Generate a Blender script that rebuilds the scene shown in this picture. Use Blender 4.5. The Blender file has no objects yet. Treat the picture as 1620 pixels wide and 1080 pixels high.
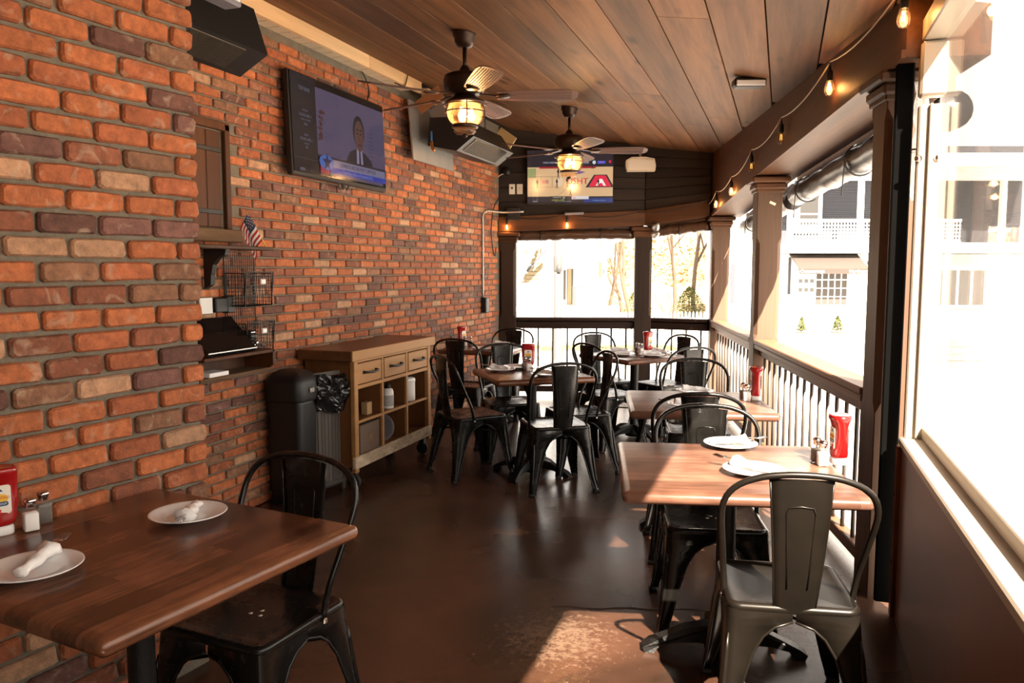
import bpy, bmesh, math, random
from mathutils import Vector, Matrix, Euler
random.seed(7)
R = math.radians
SC = bpy.context.scene
COL = SC.collection

# ------------------------------------------------------------------ camera, light, exposure
CAM_H = 1.52
cd = bpy.data.cameras.new('camera'); cam = bpy.data.objects.new('camera', cd); COL.objects.link(cam)
cam.location = (0, 0, CAM_H)
cam.rotation_euler = (R(90 - 5.207), 0, R(19.052))
cd.sensor_width = 36; cd.lens = 1240 / 1620 * 36; cd.clip_start = 0.02; cd.clip_end = 400
SC.camera = cam
SC.view_settings.view_transform = 'Standard'; SC.view_settings.look = 'None'
SC.view_settings.gamma = 1; SC.view_settings.use_curve_mapping = False
SC.view_settings.exposure = 0.87
w = bpy.data.worlds.new('sky'); SC.world = w; w.use_nodes = True
wn = w.node_tree.nodes; wl = w.node_tree.links
bg = wn['Background']; bg.inputs['Color'].default_value = (1.0, 0.93, 0.85, 1); bg.inputs['Strength'].default_value = 2.6
sl = bpy.data.lights.new('sun', 'SUN'); sun = bpy.data.objects.new('sun', sl); COL.objects.link(sun)
sl.energy = 28; sl.angle = R(0.53); sl.color = (1.0, 0.87, 0.72)
SUN_D = Vector((-0.60, 0.90, -1.0)).normalized()
sun.rotation_euler = SUN_D.to_track_quat('-Z', 'Y').to_euler()
sun.location = (5, -10, 12)

# ------------------------------------------------------------------ materials
def newmat(name):
    m = bpy.data.materials.new(name); m.use_nodes = True
    nt = m.node_tree; b = nt.nodes['Principled BSDF']
    return m, nt, b
def N(nt, t, **kw):
    n = nt.nodes.new(t)
    for k, v in kw.items():
        if k in n.inputs: n.inputs[k].default_value = v
        else: setattr(n, k, v)
    return n
def simple(name, col, rough=0.5, metal=0.0, var=0.0, vscale=8.0, bump=0.0, bscale=60.0, emit=None, estr=0, coat=0):
    m, nt, b = newmat(name)
    b.inputs['Base Color'].default_value = (*col, 1); b.inputs['Roughness'].default_value = rough
    b.inputs['Metallic'].default_value = metal
    if coat: b.inputs['Coat Weight'].default_value = coat
    L = nt.links
    if var:
        tc = N(nt, 'ShaderNodeTexCoord'); no = N(nt, 'ShaderNodeTexNoise', Scale=vscale, Detail=5.0)
        L.new(tc.outputs['Object'], no.inputs['Vector'])
        mx = N(nt, 'ShaderNodeMix', data_type='RGBA')
        mx.inputs[6].default_value = tuple(max(0, c * (1 - var)) for c in col) + (1,)
        mx.inputs[7].default_value = tuple(min(1, c * (1 + var)) for c in col) + (1,)
        L.new(no.outputs['Fac'], mx.inputs[0]); L.new(mx.outputs[2], b.inputs['Base Color'])
    if bump:
        tc = N(nt, 'ShaderNodeTexCoord'); no = N(nt, 'ShaderNodeTexNoise', Scale=bscale, Detail=4.0)
        L.new(tc.outputs['Object'], no.inputs['Vector'])
        bp = N(nt, 'ShaderNodeBump', Strength=bump, Distance=0.01)
        L.new(no.outputs['Fac'], bp.inputs['Height']); L.new(bp.outputs['Normal'], b.inputs['Normal'])
    if emit:
        b.inputs['Emission Color'].default_value = (*emit, 1); b.inputs['Emission Strength'].default_value = estr
    return m
def wood(name, c1, c2, rough=0.5, axis='Y', grain=30.0, knots=False, bump=0.15, coord='Object', stretch=0.06, rnd=True):
    """grain runs along axis"""
    m, nt, b = newmat(name); L = nt.links
    tc = N(nt, 'ShaderNodeTexCoord'); mp = N(nt, 'ShaderNodeMapping')
    s = [1, 1, 1]; s['XYZ'.index(axis)] = stretch; mp.inputs['Scale'].default_value = s
    L.new(tc.outputs[coord], mp.inputs['Vector'])
    src = mp.outputs['Vector']
    oi = N(nt, 'ShaderNodeObjectInfo')
    if rnd:
        ad = N(nt, 'ShaderNodeVectorMath', operation='ADD'); ml = N(nt, 'ShaderNodeMath', operation='MULTIPLY'); ml.inputs[1].default_value = 37.0
        L.new(oi.outputs['Random'], ml.inputs[0]); L.new(src, ad.inputs[0]); L.new(ml.outputs[0], ad.inputs[1]); src = ad.outputs[0]
    n1 = N(nt, 'ShaderNodeTexNoise', Scale=grain, Detail=6.0, Roughness=0.65, Distortion=0.6)
    n2 = N(nt, 'ShaderNodeTexNoise', Scale=grain * 0.15, Detail=3.0, Distortion=1.5)
    L.new(src, n1.inputs['Vector']); L.new(src, n2.inputs['Vector'])
    av = N(nt, 'ShaderNodeMath', operation='ADD'); L.new(n1.outputs['Fac'], av.inputs[0]); L.new(n2.outputs['Fac'], av.inputs[1])
    rp = N(nt, 'ShaderNodeMapRange'); rp.inputs[1].default_value = 0.7; rp.inputs[2].default_value = 1.3
    L.new(av.outputs[0], rp.inputs[0])
    mx = N(nt, 'ShaderNodeMix', data_type='RGBA'); mx.inputs[6].default_value = (*c1, 1); mx.inputs[7].default_value = (*c2, 1)
    L.new(rp.outputs[0], mx.inputs[0]); out = mx.outputs[2]
    if rnd:
        hv = N(nt, 'ShaderNodeHueSaturation'); r2 = N(nt, 'ShaderNodeMapRange'); r2.inputs[3].default_value = 0.75; r2.inputs[4].default_value = 1.25
        L.new(oi.outputs['Random'], r2.inputs[0]); L.new(r2.outputs[0], hv.inputs['Value']); L.new(out, hv.inputs['Color']); out = hv.outputs[0]
    if knots:
        mp2 = N(nt, 'ShaderNodeMapping'); s2 = [4.2, 4.2, 4.2]; s2['XYZ'.index(axis)] = 1.5; mp2.inputs['Scale'].default_value = s2
        L.new(tc.outputs[coord], mp2.inputs['Vector'])
        sv = mp2.outputs['Vector']
        if rnd:
            ad2 = N(nt, 'ShaderNodeVectorMath', operation='ADD'); L.new(sv, ad2.inputs[0]); L.new(ml.outputs[0], ad2.inputs[1]); sv = ad2.outputs[0]
        vo = N(nt, 'ShaderNodeTexVoronoi', Scale=1.0); L.new(sv, vo.inputs['Vector'])
        kr = N(nt, 'ShaderNodeMapRange'); kr.inputs[1].default_value = 0.03; kr.inputs[2].default_value = 0.17; kr.inputs[3].default_value = 0.18; kr.inputs[4].default_value = 1.0
        L.new(vo.outputs['Distance'], kr.inputs[0])
        mm = N(nt, 'ShaderNodeMix', data_type='RGBA', blend_type='MULTIPLY'); mm.inputs[0].default_value = 1
        L.new(out, mm.inputs[6]); L.new(kr.outputs[0], mm.inputs[7]); out = mm.outputs[2]
    L.new(out, b.inputs['Base Color']); b.inputs['Roughness'].default_value = rough; b.inputs['Specular IOR Level'].default_value = 0.22
    if bump:
        bp = N(nt, 'ShaderNodeBump', Strength=bump, Distance=0.01); L.new(av.outputs[0], bp.inputs['Height']); L.new(bp.outputs['Normal'], b.inputs['Normal'])
    return m
def brick_mat(name, attr):
    m, nt, b = newmat(name); L = nt.links
    if attr:
        a = N(nt, 'ShaderNodeVertexColor'); a.layer_name = 'tone'; col = a.outputs['Color']
    else:
        a = N(nt, 'ShaderNodeObjectInfo'); col = a.outputs['Color']
    g = N(nt, 'ShaderNodeNewGeometry')
    n1 = N(nt, 'ShaderNodeTexNoise', Scale=26.0, Detail=6.0, Roughness=0.7); L.new(g.outputs['Position'], n1.inputs['Vector'])
    n2 = N(nt, 'ShaderNodeTexNoise', Scale=140.0, Detail=3.0); L.new(g.outputs['Position'], n2.inputs['Vector'])
    n3 = N(nt, 'ShaderNodeTexNoise', Scale=9.0, Detail=5.0, Distortion=2.0); L.new(g.outputs['Position'], n3.inputs['Vector'])
    r1 = N(nt, 'ShaderNodeMapRange'); r1.inputs[1].default_value = 0.3; r1.inputs[2].default_value = 0.7; r1.inputs[3].default_value = 0.55; r1.inputs[4].default_value = 1.3
    L.new(n1.outputs['Fac'], r1.inputs[0])
    mm = N(nt, 'ShaderNodeMix', data_type='RGBA', blend_type='MULTIPLY'); mm.inputs[0].default_value = 1
    L.new(col, mm.inputs[6]); L.new(r1.outputs[0], mm.inputs[7])
    # lime bloom
    r3 = N(nt, 'ShaderNodeMapRange'); r3.inputs[1].default_value = 0.57; r3.inputs[2].default_value = 0.75; r3.inputs[3].default_value = 0; r3.inputs[4].default_value = 0.55
    L.new(n3.outputs['Fac'], r3.inputs[0])
    m2 = N(nt, 'ShaderNodeMix', data_type='RGBA'); m2.inputs[7].default_value = (0.5, 0.36, 0.25, 1)
    L.new(r3.outputs[0], m2.inputs[0]); L.new(mm.outputs[2], m2.inputs[6])
    L.new(m2.outputs[2], b.inputs['Base Color']); b.inputs['Roughness'].default_value = 0.85
    ad = N(nt, 'ShaderNodeMath', operation='ADD'); L.new(n1.outputs['Fac'], ad.inputs[0]); L.new(n2.outputs['Fac'], ad.inputs[1])
    bp = N(nt, 'ShaderNodeBump', Strength=0.5, Distance=0.006); L.new(ad.outputs[0], bp.inputs['Height']); L.new(bp.outputs['Normal'], b.inputs['Normal'])
    return m
def floor_mat():
    m, nt, b = newmat('stained_concrete'); L = nt.links
    g = N(nt, 'ShaderNodeNewGeometry')
    n1 = N(nt, 'ShaderNodeTexNoise', Scale=1.3, Detail=6.0, Roughness=0.6, Distortion=0.8); L.new(g.outputs['Position'], n1.inputs['Vector'])
    n2 = N(nt, 'ShaderNodeTexNoise', Scale=30.0, Detail=6.0, Roughness=0.75); L.new(g.outputs['Position'], n2.inputs['Vector'])
    n3 = N(nt, 'ShaderNodeTexNoise', Scale=0.8, Detail=3.0); L.new(g.outputs['Position'], n3.inputs['Vector'])
    mx = N(nt, 'ShaderNodeMix', data_type='RGBA'); mx.inputs[6].default_value = (0.026, 0.015, 0.010, 1); mx.inputs[7].default_value = (0.10, 0.046, 0.027, 1)
    rr = N(nt, 'ShaderNodeMapRange'); rr.inputs[1].default_value = 0.35; rr.inputs[2].default_value = 0.7; L.new(n1.outputs['Fac'], rr.inputs[0])
    L.new(rr.outputs[0], mx.inputs[0])
    # paler speckled patch near the right hand tables
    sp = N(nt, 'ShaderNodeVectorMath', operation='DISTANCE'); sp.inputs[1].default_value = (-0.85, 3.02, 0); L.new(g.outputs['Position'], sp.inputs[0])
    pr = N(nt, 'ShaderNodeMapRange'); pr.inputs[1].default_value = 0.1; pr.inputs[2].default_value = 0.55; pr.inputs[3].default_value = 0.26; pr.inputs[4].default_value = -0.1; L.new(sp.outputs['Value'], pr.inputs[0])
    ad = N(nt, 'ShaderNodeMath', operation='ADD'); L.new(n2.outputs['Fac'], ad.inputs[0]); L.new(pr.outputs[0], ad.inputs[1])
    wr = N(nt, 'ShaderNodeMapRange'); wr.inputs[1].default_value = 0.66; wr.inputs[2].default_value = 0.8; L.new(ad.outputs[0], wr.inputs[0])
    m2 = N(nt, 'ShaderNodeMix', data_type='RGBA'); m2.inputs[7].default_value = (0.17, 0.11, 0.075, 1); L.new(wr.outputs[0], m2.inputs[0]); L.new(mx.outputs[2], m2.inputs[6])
    L.new(m2.outputs[2], b.inputs['Base Color'])
    ro = N(nt, 'ShaderNodeMapRange'); ro.inputs[1].default_value = 0.3; ro.inputs[2].default_value = 0.7; ro.inputs[3].default_value = 0.17; ro.inputs[4].default_value = 0.36; L.new(n3.outputs['Fac'], ro.inputs[0]); L.new(ro.outputs[0], b.inputs['Roughness'])
    bp = N(nt, 'ShaderNodeBump', Strength=0.14, Distance=0.004); L.new(n2.outputs['Fac'], bp.inputs['Height']); L.new(bp.outputs['Normal'], b.inputs['Normal'])
    return m
def stave_mat(nm='table_wood', ca=(0.075, 0.027, 0.013), cb=(0.17, 0.064, 0.030), ro=0.24):
    """dark butcher-block lacquer: staves along local X"""
    m, nt, b = newmat(nm); L = nt.links
    tc = N(nt, 'ShaderNodeTexCoord'); oi = N(nt, 'ShaderNodeObjectInfo')
    br = N(nt, 'ShaderNodeTexBrick'); br.offset = 0.5; br.inputs['Scale'].default_value = 1.0; br.inputs['Mortar Size'].default_value = 0.0
    br.inputs['Brick Width'].default_value = 0.55; br.inputs['Row Height'].default_value = 0.085
    br.inputs['Color1'].default_value = (*ca, 1); br.inputs['Color2'].default_value = (*cb, 1)
    br.inputs['Bias'].default_value = 0.0
    ml = N(nt, 'ShaderNodeMath', operation='MULTIPLY'); ml.inputs[1].default_value = 19.0; L.new(oi.outputs['Random'], ml.inputs[0])
    ad = N(nt, 'ShaderNodeVectorMath', operation='ADD'); L.new(tc.outputs['Object'], ad.inputs[0]); L.new(ml.outputs[0], ad.inputs[1])
    L.new(ad.outputs[0], br.inputs['Vector'])
    mp = N(nt, 'ShaderNodeMapping'); mp.inputs['Scale'].default_value = (0.08, 1, 1); L.new(ad.outputs[0], mp.inputs['Vector'])
    no = N(nt, 'ShaderNodeTexNoise', Scale=45.0, Detail=6.0, Roughness=0.7, Distortion=0.5); L.new(mp.outputs['Vector'], no.inputs['Vector'])
    no2 = N(nt, 'ShaderNodeTexNoise', Scale=5.0, Detail=4.0); L.new(ad.outputs[0], no2.inputs['Vector'])
    s = N(nt, 'ShaderNodeMath', operation='ADD'); L.new(no.outputs['Fac'], s.inputs[0]); L.new(no2.outputs['Fac'], s.inputs[1])
    rr = N(nt, 'ShaderNodeMapRange'); rr.inputs[1].default_value = 0.7; rr.inputs[2].default_value = 1.3; rr.inputs[3].default_value = 0.4; rr.inputs[4].default_value = 1.65; L.new(s.outputs[0], rr.inputs[0])
    mm = N(nt, 'ShaderNodeMix', data_type='RGBA', blend_type='MULTIPLY'); mm.inputs[0].default_value = 1
    L.new(br.outputs['Color'], mm.inputs[6]); L.new(rr.outputs[0], mm.inputs[7]); L.new(mm.outputs[2], b.inputs['Base Color'])
    b.inputs['Roughness'].default_value = ro
    bp = N(nt, 'ShaderNodeBump', Strength=0.06, Distance=0.01); L.new(no.outputs['Fac'], bp.inputs['Height']); L.new(bp.outputs['Normal'], b.inputs['Normal'])
    return m
def glass_mat(name, trans=0.75, haze=0.1, gloss=0.1, tint=(1, 1, 1), rough=0.02, hazecol=(0.9, 0.88, 0.85), noise=False):
    m = bpy.data.materials.new(name); m.use_nodes = True; nt = m.node_tree; nt.nodes.clear(); L = nt.links
    o = N(nt, 'ShaderNodeOutputMaterial'); t = N(nt, 'ShaderNodeBsdfTransparent'); t.inputs[0].default_value = (*tint, 1)
    g = N(nt, 'ShaderNodeBsdfGlossy'); g.inputs['Roughness'].default_value = rough
    d = N(nt, 'ShaderNodeBsdfDiffuse'); d.inputs[0].default_value = (*hazecol, 1)
    tl = N(nt, 'ShaderNodeBsdfTranslucent'); tl.inputs[0].default_value = (*hazecol, 1)
    m0 = N(nt, 'ShaderNodeMixShader'); m0.inputs[0].default_value = 0.6; L.new(d.outputs[0], m0.inputs[1]); L.new(tl.outputs[0], m0.inputs[2])
    m1 = N(nt, 'ShaderNodeMixShader'); m1.inputs[0].default_value = haze; L.new(t.outputs[0], m1.inputs[1]); L.new(m0.outputs[0], m1.inputs[2])
    if noise:
        ge = N(nt, 'ShaderNodeNewGeometry'); mpn = N(nt, 'ShaderNodeMapping'); mpn.inputs['Scale'].default_value = (1, 1, 0.5); L.new(ge.outputs['Position'], mpn.inputs['Vector'])
        no = N(nt, 'ShaderNodeTexNoise', Scale=1.6, Detail=4.0); L.new(mpn.outputs[0], no.inputs['Vector'])
        rr = N(nt, 'ShaderNodeMapRange'); rr.inputs[1].default_value = 0.3; rr.inputs[2].default_value = 0.7; rr.inputs[3].default_value = haze * 0.6; rr.inputs[4].default_value = haze * 1.4
        L.new(no.outputs['Fac'], rr.inputs[0]); L.new(rr.outputs[0], m1.inputs[0])
    lw = N(nt, 'ShaderNodeLayerWeight'); pw = N(nt, 'ShaderNodeMath', operation='POWER'); pw.inputs[1].default_value = 5.0; L.new(lw.outputs['Facing'], pw.inputs[0])
    mf = N(nt, 'ShaderNodeMath', operation='MULTIPLY_ADD'); mf.inputs[1].default_value = gloss * (9 if noise else 4); mf.inputs[2].default_value = gloss * 0.3; mf.use_clamp = True; L.new(pw.outputs[0], mf.inputs[0])
    m2 = N(nt, 'ShaderNodeMixShader'); L.new(mf.outputs[0], m2.inputs[0]); L.new(m1.outputs[0], m2.inputs[1]); L.new(g.outputs[0], m2.inputs[2])
    L.new(m2.outputs[0], o.inputs[0])
    return m
def metal_worn():
    m, nt, b = newmat('chair_black'); L = nt.links
    g = N(nt, 'ShaderNodeTexCoord'); n = N(nt, 'ShaderNodeTexNoise', Scale=14.0, Detail=6.0, Roughness=0.7); L.new(g.outputs['Object'], n.inputs['Vector'])
    r = N(nt, 'ShaderNodeMapRange'); r.inputs[1].default_value = 0.35; r.inputs[2].default_value = 0.75; r.inputs[3].default_value = 0.23; r.inputs[4].default_value = 0.31; L.new(n.outputs['Fac'], r.inputs[0]); L.new(r.outputs[0], b.inputs['Roughness'])
    mx = N(nt, 'ShaderNodeMix', data_type='RGBA'); mx.inputs[6].default_value = (0.005, 0.005, 0.005, 1); mx.inputs[7].default_value = (0.013, 0.012, 0.010, 1); L.new(n.outputs['Fac'], mx.inputs[0]); L.new(mx.outputs[2], b.inputs['Base Color'])
    b.inputs['Metallic'].default_value = 0.25
    return m
def metal_old():
    m = simple('chair_worn', (0.012, 0.0095, 0.007), 0.36, 0.3, var=0.55, vscale=11)
    return m

M = {}
M['brick'] = brick_mat('old_brick', False); M['brick_far'] = brick_mat('old_brick_small', True)
M['mortar'] = simple('mortar', (0.16, 0.135, 0.10), 0.95, var=0.3, vscale=20, bump=0.6, bscale=70)
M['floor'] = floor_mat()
M['ceil'] = wood('ceiling_board', (0.06, 0.026, 0.010), (0.22, 0.098, 0.040), 0.55, 'Y', 16.0, knots=True, bump=0.2, coord='Object')
M['deck'] = simple('roof_deck', (0.02, 0.012, 0.008), 0.9)
M['beam'] = wood('beam_wood', (0.045, 0.018, 0.007), (0.115, 0.046, 0.018), 0.55, 'X', 22.0, bump=0.12)
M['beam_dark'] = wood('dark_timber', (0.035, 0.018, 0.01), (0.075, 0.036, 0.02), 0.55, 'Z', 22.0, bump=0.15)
M['post'] = wood('post_wood', (0.075, 0.042, 0.026), (0.115, 0.066, 0.042), 0.6, 'Z', 22.0, bump=0.12)
M['post_shaded'] = wood('post_shaded_wood', (0.02, 0.011, 0.007), (0.04, 0.022, 0.014), 0.6, 'Z', 22.0, bump=0.12)  # post wood darkened: shade on the back posts put into the colour
M['rail'] = wood('rail_wood', (0.10, 0.045, 0.022), (0.19, 0.09, 0.045), 0.5, 'X', 22.0, bump=0.12)
M['rail_shaded'] = wood('rail_shaded_wood', (0.02, 0.011, 0.008), (0.045, 0.022, 0.014), 0.5, 'X', 22.0, bump=0.12)  # rail wood darkened: backlit shade painted into the colour
M['cladding'] = wood('back_wall_board', (0.014, 0.010, 0.008), (0.03, 0.02, 0.015), 0.7, 'X', 20.0, bump=0.12)
M['pine'] = wood('pine', (0.52, 0.33, 0.17), (0.72, 0.5, 0.28), 0.6, 'Y', 18.0, bump=0.05)
M['soffit'] = simple('soffit_vinyl', (0.6, 0.5, 0.36), 0.6)
M['table'] = stave_mat()
M['chair'] = metal_worn()
M['chair_worn'] = metal_old()
M['table_pale'] = stave_mat('table_wood_pale', (0.13, 0.062, 0.04), (0.24, 0.125, 0.085), 0.3)  # paler, less saturated copy of the table wood
M['black_iron'] = simple('black_iron', (0.012, 0.012, 0.012), 0.42, 0.3, bump=0.25, bscale=120)
M['rubber'] = simple('rubber', (0.01, 0.01, 0.01), 0.7)
M['felt_black'] = simple('felt_black', (0.004, 0.004, 0.004), 0.95); M['felt_black'].node_tree.nodes['Principled BSDF'].inputs['Specular IOR Level'].default_value = 0.05
M['steel'] = simple('steel', (0.55, 0.55, 0.55), 0.25, 1.0)
M['galv'] = simple('galvanised', (0.42, 0.41, 0.39), 0.5, 0.8, var=0.15)
M['bronze'] = simple('oiled_bronze', (0.035, 0.018, 0.011), 0.38, 0.6)
M['blade'] = wood('fan_blade_wood', (0.075, 0.04, 0.032), (0.17, 0.095, 0.075), 0.45, 'X', 30.0, bump=0.1)
M['china'] = simple('china', (0.8, 0.8, 0.8), 0.12, coat=0.3)
M['napkin'] = simple('paper_napkin', (0.85, 0.84, 0.83), 0.9, bump=0.4, bscale=50)
M['ketchup'] = simple('ketchup_red', (0.33, 0.008, 0.008), 0.16, coat=0.4)
M['cap_white'] = simple('cap_white', (0.85, 0.84, 0.82), 0.35)
M['label'] = simple('label_cream', (0.85, 0.8, 0.68), 0.5)
M['label_yellow'] = simple('label_yellow', (0.85, 0.5, 0.04), 0.5)
M['label_blue'] = simple('label_blue', (0.03, 0.07, 0.2), 0.5)
M['label_red'] = simple('label_red', (0.6, 0.02, 0.02), 0.5)
M['salt'] = simple('salt', (0.88, 0.86, 0.84), 0.7)
M['pepper'] = simple('ground_pepper', (0.10, 0.085, 0.07), 0.9, var=0.6, vscale=400)
M['shaker_glass'] = glass_mat('shaker_glass', haze=0.08, gloss=0.12)
M['chrome'] = simple('chrome', (0.75, 0.74, 0.72), 0.15, 1.0)
M['black_plastic'] = simple('black_plastic', (0.007, 0.0065, 0.0065), 0.5)
M['black_gloss'] = simple('black_gloss', (0.006, 0.006, 0.007), 0.12)
M['bag'] = simple('bin_liner', (0.008, 0.008, 0.009), 0.18)
M['bin_slat'] = wood('bin_slat_grey', (0.06, 0.052, 0.045), (0.105, 0.09, 0.078), 0.6, 'Z', 25, bump=0.08)
M['cart_top'] = wood('cart_top_wood', (0.075, 0.032, 0.012), (0.14, 0.062, 0.024), 0.3, 'Y', 20, bump=0.05, rnd=False)
M['cart_wood'] = wood('cart_pale_wood', (0.30, 0.15, 0.055), (0.42, 0.22, 0.09), 0.5, 'Y', 20, bump=0.05, rnd=False)
M['cart_in'] = wood('cart_inner_wood', (0.11, 0.042, 0.014), (0.18, 0.075, 0.025), 0.6, 'Z', 20, bump=0.05, rnd=False)
M['cart_worn'] = wood('cart_worn_rail', (0.22, 0.16, 0.10), (0.58, 0.46, 0.33), 0.8, 'Y', 40, bump=0.3, rnd=False, stretch=0.4)
M['carton'] = simple('carton_brown', (0.12, 0.075, 0.05), 0.6)
M['carton_in'] = simple('carton_dark', (0.05, 0.03, 0.02), 0.7)
M['tan'] = simple('tan_box', (0.35, 0.22, 0.10), 0.7)
M['bottle_white'] = simple('bottle_white', (0.75, 0.73, 0.7), 0.35)
M['grey_tray'] = simple('grey_plastic', (0.2, 0.19, 0.22), 0.4)
M['shutter'] = wood('shutter_wood', (0.055, 0.016, 0.004), (0.10, 0.032, 0.009), 0.5, 'Z', 22, bump=0.1)
M['oldwood'] = wood('weathered_wood', (0.09, 0.05, 0.026), (0.19, 0.115, 0.06), 0.8, 'Y', 30, bump=0.4)
M['white_paint'] = simple('white_paint', (0.8, 0.79, 0.77), 0.5)
M['cream_plastic'] = simple('cream_plastic', (0.68, 0.58, 0.44), 0.5)
M['plate_white'] = simple('switch_plate', (0.72, 0.66, 0.55), 0.4)
M['frame_white'] = simple('window_frame_white', (0.42, 0.37, 0.30), 0.4)
M['panel_brown'] = simple('panel_brown', (0.15, 0.055, 0.022), 0.34, var=0.1, vscale=3)
M['plexi'] = glass_mat('clear_vinyl', haze=0.028, gloss=0.12, tint=(0.84, 0.82, 0.80), noise=True)
M['film'] = glass_mat('clear_film', haze=0.25, gloss=0.25, rough=0.08)
M['curtain'] = simple('rolled_vinyl', (0.018, 0.015, 0.016), 0.34, var=0.4, vscale=5, bump=0.35, bscale=14)
M['curtain_brown'] = simple('rolled_vinyl_brown', (0.07, 0.035, 0.02), 0.3, var=0.4, vscale=5, bump=0.6, bscale=14)
M['cord'] = simple('cord', (0.5, 0.42, 0.33), 0.4)
M['cord_black'] = simple('cord_black', (0.01, 0.01, 0.01), 0.5)
M['filament'] = simple('filament', (1, 0.5, 0.1), 0.5, emit=(1.0, 0.42, 0.10), estr=28)
M['filament_dim'] = simple('filament_dim', (0.5, 0.3, 0.15), 0.5, emit=(1.0, 0.42, 0.10), estr=1.5)
M['bulb_glass'] = glass_mat('bulb_glass', haze=0.02, gloss=0.12, tint=(1.0, 0.88, 0.72))
M['lamp_glass'] = glass_mat('ribbed_lamp_glass', haze=0.10, gloss=0.10, tint=(1, 0.82, 0.62), hazecol=(1.0, 0.56, 0.29), rough=0.1)
M['lamp_bulb'] = simple('lamp_bulb', (1, 0.8, 0.5), 0.5, emit=(1.0, 0.55, 0.22), estr=7)
M['grille'] = simple('heater_grille', (0.22, 0.18, 0.14), 0.6, 0.3)
M['grille_lit'] = simple('heater_tile_lit', (0.5, 0.45, 0.38), 0.7)  # grille colour lightened so the far heater looks lit
M['wire'] = simple('black_wire', (0.02, 0.015, 0.012), 0.5, 0.5)
M['flag_red'] = simple('flag_red', (0.45, 0.02, 0.02), 0.8); M['flag_white'] = simple('flag_white', (0.75, 0.72, 0.66), 0.8); M['flag_blue'] = simple('flag_blue', (0.03, 0.035, 0.08), 0.8)
def screen(name, col, s=1.0):
    return simple(name, (0.01, 0.01, 0.01), 0.12, emit=col, estr=s)
# outdoors
M['ground'] = simple('pale_pavement', (0.5, 0.47, 0.43), 0.9, var=0.12, vscale=0.4)
M['road'] = simple('asphalt', (0.34, 0.32, 0.30), 0.9, var=0.15, vscale=2)
M['grass'] = simple('dry_grass', (0.13, 0.13, 0.04), 1.0, var=0.5, vscale=3)
M['siding'] = simple('white_siding', (0.8, 0.78, 0.74), 0.7)
M['siding_dark'] = simple('slate_siding', (0.032, 0.034, 0.044), 0.7)
M['siding_tan'] = simple('tan_siding', (0.16, 0.125, 0.07), 0.7)
M['awning'] = simple('taupe_awning', (0.034, 0.024, 0.018), 0.85)
M['window_dark'] = simple('window_glass_dark', (0.04, 0.032, 0.026), 0.5)
M['window_mid'] = simple('window_glass_grey', (0.10, 0.095, 0.09), 0.5)
M['door_brown'] = simple('door_brown', (0.075, 0.03, 0.022), 0.5)
M['shutter_black'] = simple('shutter_black', (0.03, 0.03, 0.03), 0.6)
M['bark'] = simple('bare_bark', (0.075, 0.05, 0.032), 0.95, var=0.4, vscale=10)
M['leaf'] = simple('shrub_leaf', (0.075, 0.085, 0.02), 0.8, var=0.5, vscale=20)
M['scrub'] = simple('dry_scrub', (0.27, 0.17, 0.075), 0.95, var=0.4, vscale=6)
M['mulch'] = simple('mulch', (0.10, 0.055, 0.035), 1.0)
M['roof'] = simple('roof_shingle', (0.25, 0.23, 0.22), 0.9)
M['pipe'] = simple('grey_column_paint', (0.055, 0.05, 0.047), 0.5)

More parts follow.
